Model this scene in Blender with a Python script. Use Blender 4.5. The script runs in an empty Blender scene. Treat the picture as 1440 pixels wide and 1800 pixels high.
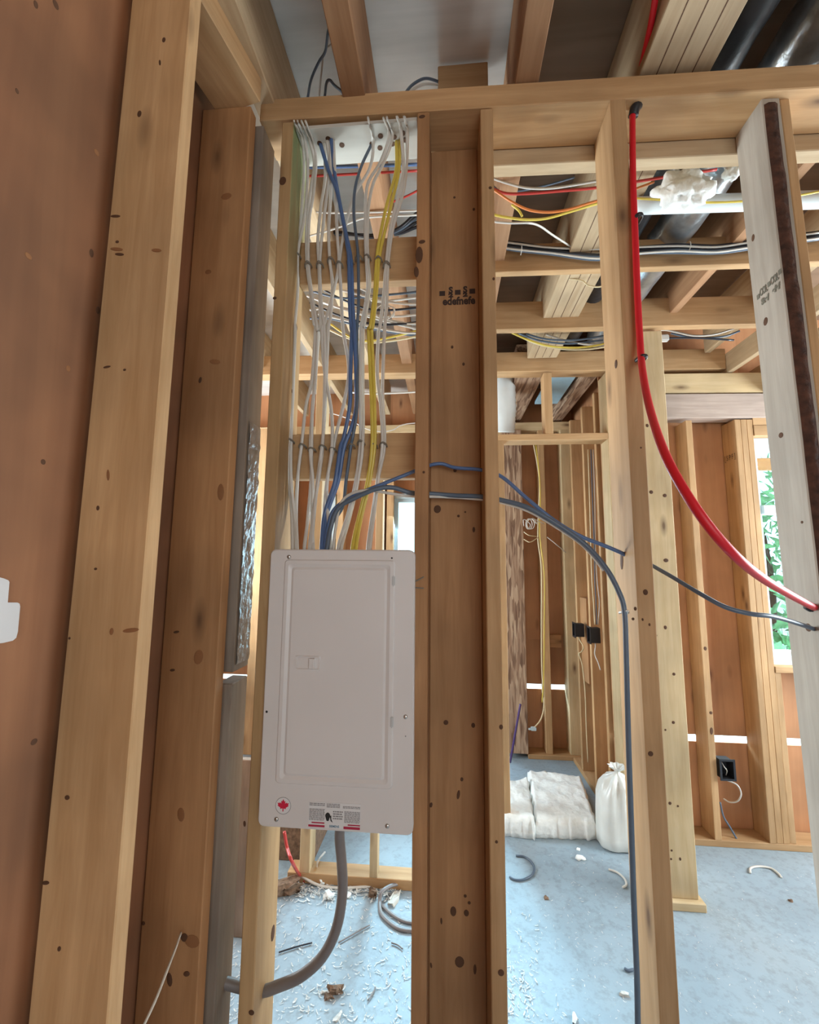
import bpy, bmesh, math, random
from mathutils import Vector, Matrix, noise
random.seed(7)
sc = bpy.context.scene
COL = sc.collection
# ------------------------------------------------------------------ camera
F, YAW, PITCH, ROLL, EYE = 750.0, math.radians(-4.95), math.radians(6.85), math.radians(0.50), 1.70
_f = Vector((math.sin(YAW)*math.cos(PITCH), math.cos(YAW)*math.cos(PITCH), math.sin(PITCH)))
_r = Vector((math.cos(YAW), -math.sin(YAW), 0)); _u = _r.cross(_f)
RT = math.cos(ROLL)*_r + math.sin(ROLL)*_u
UP = -math.sin(ROLL)*_r + math.cos(ROLL)*_u
cam = bpy.data.cameras.new('camera'); co = bpy.data.objects.new('camera', cam); COL.objects.link(co)
co.matrix_world = Matrix(((RT.x, UP.x, -_f.x, 0), (RT.y, UP.y, -_f.y, 0), (RT.z, UP.z, -_f.z, EYE), (0, 0, 0, 1)))
cam.sensor_fit = 'VERTICAL'; cam.sensor_height = 36.0; cam.lens = 36.0*F/1800.0
cam.clip_start = 0.02; cam.clip_end = 200
sc.camera = co
# ------------------------------------------------------------------ sky, lights, exposure
sc.view_settings.view_transform = 'Standard'; sc.view_settings.look = 'None'
sc.view_settings.gamma = 1.0; sc.view_settings.use_curve_mapping = False
sc.view_settings.exposure = 0.15
w = bpy.data.worlds.new('sky'); sc.world = w; w.use_nodes = True
bg = w.node_tree.nodes['Background']; bg.inputs[0].default_value = (0.62, 0.86, 1.0, 1); bg.inputs[1].default_value = 2.8
def area(name, loc, target, sx, sy, power, color):
    l = bpy.data.lights.new(name, 'AREA'); l.shape = 'RECTANGLE'; l.size = sx; l.size_y = sy
    l.energy = power; l.color = color
    o = bpy.data.objects.new(name, l); COL.objects.link(o); o.location = loc
    o.rotation_euler = (Vector(target)-Vector(loc)).to_track_quat('-Z', 'Y').to_euler()
    return o
DAY = (0.52, 0.80, 1.0)
area('daylight_left_window', (-2.66, 2.75, 1.55), (-0.6, 2.2, 2.7), 1.8, 1.3, 125, (0.84, 0.95, 1.0))
area('sky_over_far_window', (-0.9, 6.2, 4.0), (0.35, 2.3, 0.0), 2.4, 2.0, 2300, DAY)
area('sky_over_right_window', (3.3, 5.2, 4.2), (1.7, 1.5, 0.0), 2.2, 2.0, 800, DAY)
area('daylight_far_window', (-0.12, 4.30, 1.75), (-0.4, 2.0, 0.2), 0.8, 1.3, 50, DAY)
area('daylight_right_window', (2.57, 3.32, 1.85), (-0.3, 1.1, 1.8), 0.9, 1.35, 95, (0.84, 0.95, 1.0))
area('side_opening_fill', (3.93, 1.9, 1.7), (0.0, 1.5, 2.3), 1.5, 1.5, 190, (0.84, 0.95, 1.0))  # unseen opening, added to brighten stud sides and beam undersides
area('warm_rear_fill', (1.2, -2.45, 1.95), (0.1, 1.2, 2.3), 2.2, 1.6, 27, (1.0, 0.90, 0.80))  # added warm fill behind the camera, in place of room bounce

# ------------------------------------------------------------------ pixel rays -> points on real planes (frame is 1440 x 1800)
def ray(px, py): return RT*((px-720)/F) + UP*((900-py)/F) + _f
def PY(px, py, Y):
    r = ray(px, py); t = Y/r.y; return Vector((r.x*t, Y, EYE+r.z*t))
def PZ(px, py, Z):
    r = ray(px, py); t = (Z-EYE)/r.z; return Vector((r.x*t, r.y*t, Z))
def PX(px, py, X):
    r = ray(px, py); t = X/r.x; return Vector((X, r.y*t, EYE+r.z*t))
def xx(px, py, Y): return PY(px, py, Y).x
def zz(px, py, Y): return PY(px, py, Y).z

# ------------------------------------------------------------------ materials
def newmat(name):
    m = bpy.data.materials.new(name); m.use_nodes = True
    nt = m.node_tree; b = nt.nodes['Principled BSDF']; return m, nt, b
def N(nt, t, **kw):
    n = nt.nodes.new(t)
    for k, v in kw.items():
        if k in n.inputs: n.inputs[k].default_value = v
        else: setattr(n, k, v)
    return n
def ramp(nt, stops):
    n = nt.nodes.new('ShaderNodeValToRGB'); cr = n.color_ramp
    while len(cr.elements) < len(stops): cr.elements.new(0.5)
    for e, (p, c) in zip(cr.elements, stops): e.position = p; e.color = (*c, 1)
    return n
def mixc(nt, fac, a, b, mode='MIX'):
    n = nt.nodes.new('ShaderNodeMix'); n.data_type = 'RGBA'; n.blend_type = mode
    for i, v in ((0, fac), (6, a), (7, b)):
        if hasattr(v, 'links') or hasattr(v, 'is_output'): nt.links.new(v, n.inputs[i])
        else: n.inputs[i].default_value = v if i == 0 else (*v, 1)
    return n.outputs[2]
def mth(nt, op, a, b=None):
    n = nt.nodes.new('ShaderNodeMath'); n.operation = op
    for i, v in ((0, a), (1, b)):
        if v is None: continue
        if hasattr(v, 'is_output'): nt.links.new(v, n.inputs[i])
        else: n.inputs[i].default_value = v
    return n.outputs[0]
def wood(name, light, dark, knot=(0.10, 0.045, 0.018), knots=True, grain=1.0, vary=0.16, rough=0.75, stain=None, blotch=0.25):
    m, nt, b = newmat(name); L = nt.links.new
    tc = N(nt, 'ShaderNodeTexCoord'); oi = N(nt, 'ShaderNodeObjectInfo')
    off = N(nt, 'ShaderNodeVectorMath', operation='SCALE'); off.inputs[0].default_value = (13.1, 7.7, 29.3); L(oi.outputs['Random'], off.inputs['Scale'])
    add = N(nt, 'ShaderNodeVectorMath', operation='ADD'); L(tc.outputs['Object'], add.inputs[0]); L(off.outputs[0], add.inputs[1])
    mp = N(nt, 'ShaderNodeMapping'); mp.inputs['Scale'].default_value = (1, 1, 0.07); L(add.outputs[0], mp.inputs[0])
    n1 = N(nt, 'ShaderNodeTexNoise', Scale=34.0*grain, Detail=4.0, Roughness=0.6); n1.inputs['Distortion'].default_value = 0.6; L(mp.outputs[0], n1.inputs['Vector'])
    n2 = N(nt, 'ShaderNodeTexNoise', Scale=170.0*grain, Detail=2.0); L(mp.outputs[0], n2.inputs['Vector'])
    n3 = N(nt, 'ShaderNodeTexNoise', Scale=2.6, Detail=3.0); L(add.outputs[0], n3.inputs['Vector'])
    r1 = ramp(nt, [(0.30, dark), (0.68, light)]); L(n1.outputs[0], r1.inputs[0])
    fine = mth(nt, 'MULTIPLY', n2.outputs[0], 0.22)
    c = mixc(nt, fine, r1.outputs[0], tuple(x*0.6 for x in dark))
    bl = ramp(nt, [(0.35, (1-blotch,)*3), (0.65, (1, 1, 1))]); L(n3.outputs[0], bl.inputs[0])
    c = mixc(nt, 1.0, c, bl.outputs[0], 'MULTIPLY')
    hv = N(nt, 'ShaderNodeHueSaturation'); L(c, hv.inputs['Color'])
    v = mth(nt, 'MULTIPLY_ADD', oi.outputs['Random'], vary); v.node.inputs[2].default_value = 1-vary/2; L(v, hv.inputs['Value'])
    c = hv.outputs[0]
    if knots:
        mk = N(nt, 'ShaderNodeMapping'); mk.inputs['Scale'].default_value = (9, 9, 3.2); L(add.outputs[0], mk.inputs[0])
        vo = N(nt, 'ShaderNodeTexVoronoi', Scale=1.0); vo.inputs['Randomness'].default_value = 1.0; L(mk.outputs[0], vo.inputs['Vector'])
        sep = N(nt, 'ShaderNodeSeparateColor'); L(vo.outputs['Color'], sep.inputs[0])
        on = mth(nt, 'GREATER_THAN', sep.outputs[0], 0.52)
        rk = ramp(nt, [(0.045, (1, 1, 1)), (0.10, (0.55,)*3), (0.22, (0, 0, 0))]); L(vo.outputs['Distance'], rk.inputs[0])
        kf = mth(nt, 'MULTIPLY', rk.outputs[0], on); kf = mth(nt, 'MULTIPLY', kf, 0.85)
        c = mixc(nt, kf, c, knot)
    if stain:
        sx = N(nt, 'ShaderNodeSeparateXYZ'); L(tc.outputs['Object'], sx.inputs[0])
        g = N(nt, 'ShaderNodeMapRange'); g.inputs[1].default_value = stain[1]; g.inputs[2].default_value = stain[2]; L(sx.outputs['Z'], g.inputs[0])
        nn = mth(nt, 'MULTIPLY', g.outputs[0], n1.outputs[0]); nn = mth(nt, 'MULTIPLY', nn, 1.7); nn.node.use_clamp = True
        gx = N(nt, 'ShaderNodeMapRange'); gx.inputs[1].default_value = 0.016; gx.inputs[2].default_value = 0.0195; L(sx.outputs['X'], gx.inputs[0])
        nn = mth(nt, 'MULTIPLY', nn, gx.outputs[0]); nn = mth(nt, 'MULTIPLY', nn, 0.75)
        c = mixc(nt, nn, c, stain[0])
    L(c, b.inputs['Base Color']); b.inputs['Roughness'].default_value = rough
    bp = N(nt, 'ShaderNodeBump', Strength=0.25, Distance=0.002); L(n1.outputs[0], bp.inputs['Height']); L(bp.outputs[0], b.inputs['Normal'])
    return m
def plain(name, col, rough=0.5, metal=0.0, noise_amt=0.0, scale=20, bump=0.0, emit=None):
    m, nt, b = newmat(name); L = nt.links.new
    tc = N(nt, 'ShaderNodeTexCoord'); n = N(nt, 'ShaderNodeTexNoise', Scale=float(scale), Detail=4.0); L(tc.outputs['Object'], n.inputs['Vector'])
    r = ramp(nt, [(0.3, tuple(x*(1-noise_amt) for x in col)), (0.7, tuple(min(1, x*(1+noise_amt*0.4)) for x in col))]); L(n.outputs[0], r.inputs[0])
    L(r.outputs[0], b.inputs['Base Color']); b.inputs['Roughness'].default_value = rough; b.inputs['Metallic'].default_value = metal
    if bump:
        bp = N(nt, 'ShaderNodeBump', Strength=bump, Distance=0.01); L(n.outputs[0], bp.inputs['Height']); L(bp.outputs[0], b.inputs['Normal'])
    return m
M = {}
M['spruce'] = wood('spruce', (0.63, 0.385, 0.19), (0.49, 0.275, 0.118))
M['fir'] = wood('reddish_fir', (0.53, 0.275, 0.12), (0.41, 0.195, 0.076), blotch=0.3)
M['pale'] = wood('pale_spruce', (0.74, 0.56, 0.33), (0.62, 0.44, 0.23))
M['lit_wood'] = wood('daylit_spruce', (0.47, 0.41, 0.345), (0.37, 0.315, 0.255), knot=(0.22, 0.16, 0.11))  # whitish daylight on the right stud's side is put into this colour
M['green_top'] = wood('green_stained_spruce', (0.58, 0.37, 0.18), (0.45, 0.27, 0.115), stain=((0.16, 0.36, 0.17), 0.95, 1.45))
M['weathered'] = wood('weathered_lumber', (0.40, 0.32, 0.25), (0.27, 0.20, 0.15), knots=False, grain=0.8, vary=0.05, blotch=0.4)
M['greyboard'] = wood('greyed_board', (0.50, 0.39, 0.33), (0.36, 0.27, 0.22), knots=False)
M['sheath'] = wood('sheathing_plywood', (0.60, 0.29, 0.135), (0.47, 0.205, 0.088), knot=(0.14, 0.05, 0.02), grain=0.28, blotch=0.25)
M['sheath_dark'] = wood('dark_plywood', (0.37, 0.16, 0.07), (0.27, 0.108, 0.045), knot=(0.14, 0.05, 0.02), grain=0.28, blotch=0.4)  # darker sheathing plywood for the near left wall
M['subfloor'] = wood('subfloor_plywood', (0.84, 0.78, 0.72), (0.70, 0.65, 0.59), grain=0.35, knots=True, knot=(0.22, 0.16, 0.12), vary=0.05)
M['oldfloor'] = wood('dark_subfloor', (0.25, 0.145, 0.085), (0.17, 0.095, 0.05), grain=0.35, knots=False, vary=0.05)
M['plywhite'] = wood('pale_plywood', (0.70, 0.66, 0.58), (0.62, 0.57, 0.50), grain=0.35, knots=False, vary=0.0)
M['darkjoist'] = wood('joist_fir', (0.46, 0.245, 0.12), (0.34, 0.165, 0.075), knots=False)
M['palejoist'] = wood('joist_spruce', (0.60, 0.44, 0.27), (0.47, 0.32, 0.18), knots=False)
M['knot'] = plain('knot', (0.11, 0.045, 0.018), 0.8, noise_amt=0.5, scale=180)
M['knot_soft'] = plain('red_knot', (0.30, 0.125, 0.045), 0.8, noise_amt=0.4, scale=120)
M['bark'] = plain('bark', (0.085, 0.033, 0.018), 0.95, noise_amt=0.6, scale=40, bump=0.8)
def lvl_mat():
    m, nt, b = newmat('strand_lumber'); L = nt.links.new
    tc = N(nt, 'ShaderNodeTexCoord'); mp = N(nt, 'ShaderNodeMapping'); mp.inputs['Scale'].default_value = (1, 1, 0.10); L(tc.outputs['Object'], mp.inputs[0])
    v = N(nt, 'ShaderNodeTexVoronoi', Scale=70.0); L(mp.outputs[0], v.inputs['Vector'])
    n = N(nt, 'ShaderNodeTexNoise', Scale=50.0, Detail=3.0); L(mp.outputs[0], n.inputs['Vector'])
    s = N(nt, 'ShaderNodeSeparateColor'); L(v.outputs['Color'], s.inputs[0])
    x = mth(nt, 'ADD', mth(nt, 'MULTIPLY', s.outputs[0], 0.5), mth(nt, 'MULTIPLY', n.outputs[0], 0.5))
    r = ramp(nt, [(0.25, (0.16, 0.085, 0.05)), (0.5, (0.36, 0.22, 0.14)), (0.75, (0.52, 0.37, 0.25))]); L(x, r.inputs[0])
    L(r.outputs[0], b.inputs['Base Color']); b.inputs['Roughness'].default_value = 0.7
    bp = N(nt, 'ShaderNodeBump', Strength=0.4, Distance=0.003); L(x, bp.inputs['Height']); L(bp.outputs[0], b.inputs['Normal'])
    return m
M['lvl'] = lvl_mat()
def concrete():
    m, nt, b = newmat('concrete'); L = nt.links.new
    tc = N(nt, 'ShaderNodeTexCoord')
    n = N(nt, 'ShaderNodeTexNoise', Scale=2.2, Detail=8.0, Roughness=0.6); L(tc.outputs['Object'], n.inputs['Vector'])
    n2 = N(nt, 'ShaderNodeTexNoise', Scale=26.0, Detail=5.0, Roughness=0.7); L(tc.outputs['Object'], n2.inputs['Vector'])
    r = ramp(nt, [(0.30, (0.245, 0.31, 0.36)), (0.70, (0.325, 0.395, 0.445))]); L(n.outputs[0], r.inputs[0])
    r2 = ramp(nt, [(0.34, (0.82, 0.80, 0.77)), (0.52, (1, 1, 1))]); L(n2.outputs[0], r2.inputs[0])
    L(mixc(nt, 1.0, r.outputs[0], r2.outputs[0], 'MULTIPLY'), b.inputs['Base Color']); b.inputs['Roughness'].default_value = 0.6
    bp = N(nt, 'ShaderNodeBump', Strength=0.15, Distance=0.004); L(n2.outputs[0], bp.inputs['Height']); L(bp.outputs[0], b.inputs['Normal'])
    return m
M['concrete'] = concrete()
M['cable_white'] = plain('white_cable_jacket', (0.62, 0.58, 0.52), 0.35, noise_amt=0.06)
M['cable_blue'] = plain('blue_cable_jacket', (0.085, 0.15, 0.31), 0.35, noise_amt=0.1)
M['cable_slate'] = plain('slate_cable_jacket', (0.10, 0.135, 0.185), 0.38, noise_amt=0.1)
M['cable_yellow'] = plain('yellow_cable_jacket', (0.66, 0.50, 0.08), 0.35, noise_amt=0.06)
M['cable_orange'] = plain('orange_cable_jacket', (0.72, 0.22, 0.05), 0.35, noise_amt=0.06)
M['cable_red'] = plain('red_cable_jacket', (0.50, 0.045, 0.035), 0.35, noise_amt=0.06)
M['cable_black'] = plain('black_cable_jacket', (0.02, 0.02, 0.028), 0.35)
M['cable_cream'] = plain('cream_cable_jacket', (0.66, 0.54, 0.33), 0.4)
M['cable_grey'] = plain('grey_service_cable', (0.21, 0.185, 0.18), 0.45, noise_amt=0.1)
M['pipe_red'] = plain('red_pipe', (0.64, 0.006, 0.018), 0.45)
M['pvc'] = plain('white_pvc', (0.72, 0.76, 0.76), 0.4, noise_amt=0.03)
M['black'] = plain('black_plastic', (0.018, 0.018, 0.022), 0.4)
M['panel'] = plain('painted_steel', (0.70, 0.655, 0.63), 0.42, noise_amt=0.03, scale=6)
M['panel_in'] = plain('steel_box', (0.52, 0.51, 0.50), 0.5)
M['steel'] = plain('bright_steel', (0.55, 0.53, 0.50), 0.3, 0.9)
M['staple'] = plain('staple_plastic', (0.19, 0.165, 0.13), 0.5)
M['label_white'] = plain('label_white', (0.72, 0.70, 0.69), 0.4)
M['ink_red'] = plain('ink_red', (0.42, 0.02, 0.06), 0.5)
M['ink_leaf'] = plain('ink_leaf_red', (0.62, 0.01, 0.05), 0.5)
M['ink_grey'] = plain('ink_grey', (0.26, 0.24, 0.24), 0.6)
M['ink_black'] = plain('ink_black', (0.012, 0.012, 0.012), 0.6)
M['ink_wood'] = plain('stamp_ink', (0.045, 0.022, 0.015), 0.8)
M['ink_faded'] = plain('stamp_ink_faded', (0.15, 0.135, 0.10), 0.8)
M['ink_teal'] = plain('ink_teal', (0.12, 0.24, 0.34), 0.6)
M['wool'] = plain('mineral_wool', (0.92, 0.93, 0.90), 0.95, noise_amt=0.08, scale=35, bump=0.7)
M['poly'] = plain('white_poly_bag', (0.74, 0.74, 0.70), 0.28, noise_amt=0.06, scale=14)
M['foil'] = plain('foil_duct', (0.46, 0.48, 0.50), 0.28, 0.85, noise_amt=0.3, scale=18, bump=0.5)
M['blackduct'] = plain('black_duct', (0.022, 0.021, 0.023), 0.35, bump=0.3)
M['vinyl'] = plain('white_vinyl', (0.48, 0.56, 0.58), 0.4)
M['leaf'] = plain('foliage', (0.17, 0.40, 0.16), 0.7, noise_amt=0.6, scale=7)
M['gravel'] = plain('yard_gravel', (0.62, 0.62, 0.58), 0.9, noise_amt=0.4, scale=3)
M['purple'] = plain('purple_rod', (0.085, 0.045, 0.16), 0.4)
M['string'] = plain('string', (0.62, 0.56, 0.47), 0.8)
M['chip'] = plain('wood_chip', (0.66, 0.64, 0.60), 0.9, noise_amt=0.25, scale=60)
M['scrap'] = plain('dirty_scrap', (0.22, 0.135, 0.085), 0.9, noise_amt=0.5, scale=60)
M['foam'] = plain('blue_foam_board', (0.36, 0.55, 0.66), 0.7, noise_amt=0.1)
M['paper'] = plain('white_plastic_sheet', (0.62, 0.60, 0.59), 0.4)
M['wrap'] = plain('crinkled_film', (0.27, 0.235, 0.22), 0.34, noise_amt=0.35, scale=30, bump=1.0)
gm, gnt, gb = newmat('window_glass')
_o = gnt.nodes['Material Output']; _t = N(gnt, 'ShaderNodeBsdfTransparent'); _t.inputs[0].default_value = (0.90, 0.97, 0.96, 1)
_g = N(gnt, 'ShaderNodeBsdfGlossy', Roughness=0.02); _fr = N(gnt, 'ShaderNodeFresnel', IOR=1.45); _mx = N(gnt, 'ShaderNodeMixShader')
gnt.links.new(_fr.outputs[0], _mx.inputs[0]); gnt.links.new(_t.outputs[0], _mx.inputs[1]); gnt.links.new(_g.outputs[0], _mx.inputs[2]); gnt.links.new(_mx.outputs[0], _o.inputs['Surface'])
M['glass'] = gm

# ------------------------------------------------------------------ object helpers
def mk(name, me, mat, parent=None):
    o = bpy.data.objects.new(name, me); COL.objects.link(o)
    if mat is not None:
        me.materials.clear(); me.materials.append(M[mat] if isinstance(mat, str) else mat)
    if parent is not None:
        o.parent = parent; o.matrix_parent_inverse = parent.matrix_basis.inverted()
    return o
def tag(o, label=None, cat=None, group=None, kind=None):
    if label: o['label'] = label
    if cat: o['category'] = cat
    if group: o['group'] = group
    if kind: o['kind'] = kind
    return o
def from_bm(name, bm, mat, parent=None, smooth=False):
    me = bpy.data.meshes.new(name); bm.normal_update(); bm.to_mesh(me); bm.free()
    if smooth: me.shade_smooth()
    return mk(name, me, mat, parent)
def empty(name, loc, label, cat, group=None):
    o = bpy.data.objects.new(name, None); o.empty_display_size = 0.05; COL.objects.link(o); o.location = loc
    return tag(o, label, cat, group)
def box_bm(bm, c, d, rot=None):
    r = bmesh.ops.create_cube(bm, size=1.0); mt = Matrix.Translation(c) @ (rot.to_4x4() if rot else Matrix.Identity(4)) @ Matrix.Diagonal((*d, 1))
    bmesh.ops.transform(bm, matrix=mt, verts=r['verts']); return r['verts']
AX = {'z': Matrix.Identity(3), 'x': Matrix.Rotation(math.pi/2, 3, 'Y'), 'y': Matrix.Rotation(-math.pi/2, 3, 'X')}
def lum(name, mat, x0, x1, y0, y1, z0, z1, axis='z', label=None, cat=None, group=None, parent=None, bevel=0.0025, kind=None, skew=None, seg=1):
    """one piece of lumber: a real box with eased edges, grain along its length"""
    d = {'z': (x1-x0, y1-y0, z1-z0), 'x': (z1-z0, y1-y0, x1-x0), 'y': (x1-x0, z1-z0, y1-y0)}[axis]
    bm = bmesh.new(); box_bm(bm, (0, 0, 0), d)
    if bevel: bmesh.ops.bevel(bm, geom=bm.edges[:], offset=min(bevel, min(d)*0.2), segments=seg, affect='EDGES')
    me = bpy.data.meshes.new(name); bm.to_mesh(me); bm.free()
    o = bpy.data.objects.new(name, me); COL.objects.link(o); me.materials.append(M[mat])
    R = AX[axis] if skew is None else skew @ AX[axis]
    o.matrix_world = Matrix.Translation(((x0+x1)/2, (y0+y1)/2, (z0+z1)/2)) @ R.to_4x4()
    if parent is not None:
        o.parent = parent; o.matrix_parent_inverse = parent.matrix_basis.inverted()
    return tag(o, label, cat, group, kind)
def smooth_path(pts, n=6):
    P = [Vector(p) for p in pts]
    if len(P) < 3: return P
    Q = [2*P[0]-P[1]] + P + [2*P[-1]-P[-2]]; out = []
    for i in range(1, len(Q)-2):
        a, b, c, d = Q[i-1:i+3]
        for k in range(n):
            t = k/n
            out.append(0.5*((2*b)+(c-a)*t+(2*a-5*b+4*c-d)*t*t+(3*b-a-3*c+d)*t**3))
    out.append(P[-1]); return out
def tube_bm(bm, pts, ra, rb=None, sides=8, ref=Vector((0, 1, 0)), n=6, taper=None):
    P = smooth_path(pts, n); rb = rb or ra; rings = []
    for i, p in enumerate(P):
        t = (P[min(i+1, len(P)-1)]-P[max(i-1, 0)])
        if t.length < 1e-9: t = Vector((0, 0, 1))
        t.normalize(); s = t.cross(ref)
        if s.length < 0.15: s = t.cross(Vector((1, 0, 0.3)))
        s.normalize(); u = s.cross(t).normalized(); k = taper(i/(len(P)-1)) if taper else 1
        rings.append([bm.verts.new(p+s*ra*k*math.cos(a)+u*rb*k*math.sin(a)) for a in (2*math.pi*j/sides for j in range(sides))])
    for A, B in zip(rings, rings[1:]):
        for j in range(sides): bm.faces.new((A[j], A[(j+1) % sides], B[(j+1) % sides], B[j]))
    bm.faces.new(rings[0][::-1]); bm.faces.new(rings[-1])
def tube(name, mat, pts, ra, rb=None, label=None, cat=None, group=None, parent=None, sides=8, ref=Vector((0, 1, 0)), n=6):
    bm = bmesh.new(); tube_bm(bm, pts, ra, rb, sides, ref, n); bmesh.ops.recalc_face_normals(bm, faces=bm.faces[:])
    o = from_bm(name, bm, mat, parent, smooth=True); return tag(o, label, cat, group)
def poly(name, mat, pts, th, nrm, parent=None, label=None):
    """flat outline given real thickness th along nrm"""
    bm = bmesh.new(); n = Vector(nrm)*th; a = [bm.verts.new(Vector(p)) for p in pts]; b = [bm.verts.new(Vector(p)+n) for p in pts]
    bm.faces.new(a[::-1]); bm.faces.new(b)
    for i in range(len(a)): j = (i+1) % len(a); bm.faces.new((a[i], a[j], b[j], b[i]))
    bmesh.ops.recalc_face_normals(bm, faces=bm.faces[:])
    o = from_bm(name, bm, mat, parent); return tag(o, label)
def text(name, s, mat, size, mtx, parent, sx=1.0, bold=0.0, label=None):
    cu = bpy.data.curves.new(name, 'FONT'); cu.body = s; cu.size = size; cu.extrude = 0.00015; cu.offset = bold; cu.align_x = 'CENTER'; cu.align_y = 'CENTER'; cu.resolution_u = 3
    t = bpy.data.objects.new(name+'_tmp', cu); COL.objects.link(t)
    dg = bpy.context.evaluated_depsgraph_get(); me = bpy.data.meshes.new_from_object(t.evaluated_get(dg)); me.name = name
    bpy.data.objects.remove(t); bpy.data.curves.remove(cu)
    me.transform(Matrix.Diagonal((sx, 1, 1, 1)))
    me.transform(mtx); o = mk(name, me, mat, parent); return tag(o, label)
FRONT = Matrix(((1, 0, 0, 0), (0, 0, -1, 0), (0, 1, 0, 0), (0, 0, 0, 1)))        # text plane facing -Y
_kme = None
def knot(parent, p, rw, rh, axis='y', soft=False):
    """a knot or tear-out in the face of a board, slightly domed"""
    global _kme
    if _kme is None:
        _kme = {}
        for s in (False, True):
            bm = bmesh.new(); bmesh.ops.create_uvsphere(bm, u_segments=12, v_segments=6, radius=1.0); me = bpy.data.meshes.new('knot'); bm.to_mesh(me); bm.free()
            me.shade_smooth(); me.materials.append(M['knot_soft' if s else 'knot']); _kme[s] = me
    o = bpy.data.objects.new('knot', _kme[soft]); COL.objects.link(o)
    sc_ = (rw, 0.0012, rh) if axis == 'y' else (0.0012, rw, rh)
    o.matrix_world = Matrix.Translation(p) @ Matrix.Rotation(random.uniform(-.2, .2), 4, 'Y' if axis == 'y' else 'X') @ Matrix.Diagonal((*sc_, 1))
    o.parent = parent; o.matrix_parent_inverse = parent.matrix_basis.inverted(); return o
def knots(parent, Y, lst, soft=False):
    for (px, py, rw, rh) in lst:
        p = PY(px, py, Y); k = 0.8*Y/F; knot(parent, p, rw*k, rh*k, 'y', soft)
exec_parts = True
# ------------------------------------------------------------------ planes of the building
FY, FB = 1.16, 1.30                 # front stud wall, front and back faces
PL = EYE+1.385                      # underside of its top plate
JB = PL+0.076                       # underside of the joists
SUB = JB+0.300                      # underside of the subfloor
CW, DW, FW = 2.47, 2.98, 4.08       # inner wall lines behind it, and the far wall
# ------------------------------------------------------------------ setting: floor, ceiling, sheathing, windows
def struct(o): o['kind'] = 'structure'; return o
def slab(name, mat, x0, x1, y0, y1, z0, z1, axis='z', parent=None):
    o = lum(name, mat, x0, x1, y0, y1, z0, z1, axis, bevel=0, parent=parent)
    if parent is None: struct(o)
    return o
slab('floor', 'concrete', -2.75, 4.1, -2.7, 4.4, -0.12, 0.0)
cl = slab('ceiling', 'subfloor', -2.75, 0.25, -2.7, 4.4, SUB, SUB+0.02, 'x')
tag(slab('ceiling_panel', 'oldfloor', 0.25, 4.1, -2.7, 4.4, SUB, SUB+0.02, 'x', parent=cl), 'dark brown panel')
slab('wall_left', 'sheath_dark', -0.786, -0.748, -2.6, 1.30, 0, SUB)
def panels_wall(name, rects, y0, y1, mat='sheath'):
    """sheathing as separate panels so that the gap between sheets is a real gap"""
    root = None
    for (a, b, c, d) in rects:
        o = slab(name if root is None else 'sheathing_panel', mat, a, b, y0, y1, c, d, parent=root)
        root = root or o
    return root
GZ = zz(960, 1207, FW+0.14)         # height of the open sheathing joint
GZ0, GZ1 = GZ-0.022, GZ+0.022
panels_wall('wall_far', [(-2.6, 1.27, GZ1, 1.0), (-2.6, -2.2, 0, GZ0), (-1.7, 1.27, 0, GZ0), (-2.2, -1.7, 0.30, GZ0), (-2.6, -1.31, 1.0, SUB), (-1.10, -0.55, 1.0, SUB), (0.30, 1.27, 1.0, SUB), (-1.31, -1.10, 2.38, SUB), (-0.55, 0.30, 2.38, SUB)], FW+0.14, FW+0.152)
slab('wall_side', 'sheath', 1.245, 1.257, 3.12, FW+0.14, 0, SUB)
W1L = xx(1327, 800, DW+0.05); W1B = zz(1345, 1168, DW+0.05); W1T = zz(1345, 770, DW+0.05); W1R = W1L+0.95
panels_wall('wall_right', [(1.12, 3.95, 0, GZ0), (1.12, W1L, GZ1, SUB), (W1L, W1R, GZ1, W1B), (W1L, W1R, W1T, SUB), (W1R, 3.95, GZ1, SUB)], DW+0.14, DW+0.152)
def holed_wall_x(name, x0, x1, y0, y1, h):     # a wall across X with one opening (ya, yb, za, zb)
    ya, yb, za, zb = h
    r = None
    for (a, b, c, d) in ((y0, ya, 0, SUB), (yb, y1, 0, SUB), (ya, yb, 0, za), (ya, yb, zb, SUB)):
        if b-a < 1e-3 or d-c < 1e-3: continue
        o = slab(name if r is None else 'sheathing_panel', 'sheath', x0, x1, a, b, c, d, parent=r); r = r or o
holed_wall_x('wall_outer_left', -2.62, -2.60, 1.30, FW+0.15, (1.8, 3.7, 0.9, 2.6))
holed_wall_x('wall_outer_right', 3.94, 3.96, -2.7, DW+0.15, (1.15, 2.65, 0.95, 2.85))
slab('wall_front_left', 'sheath', -2.62, -0.79, 1.288, 1.30, 0, SUB)
for i, (a, b, c, d) in enumerate(((-0.748, 0.1, 0, SUB), (2.3, 3.95, 0, SUB), (0.1, 2.3, 0, 1.15), (0.1, 2.3, 2.75, SUB))):
    if i == 0: wr = slab('wall_rear', 'sheath', a, b, -2.6, -2.585, c, d)
    else: slab('sheathing_panel', 'sheath', a, b, -2.6, -2.585, c, d, parent=wr)

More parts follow.
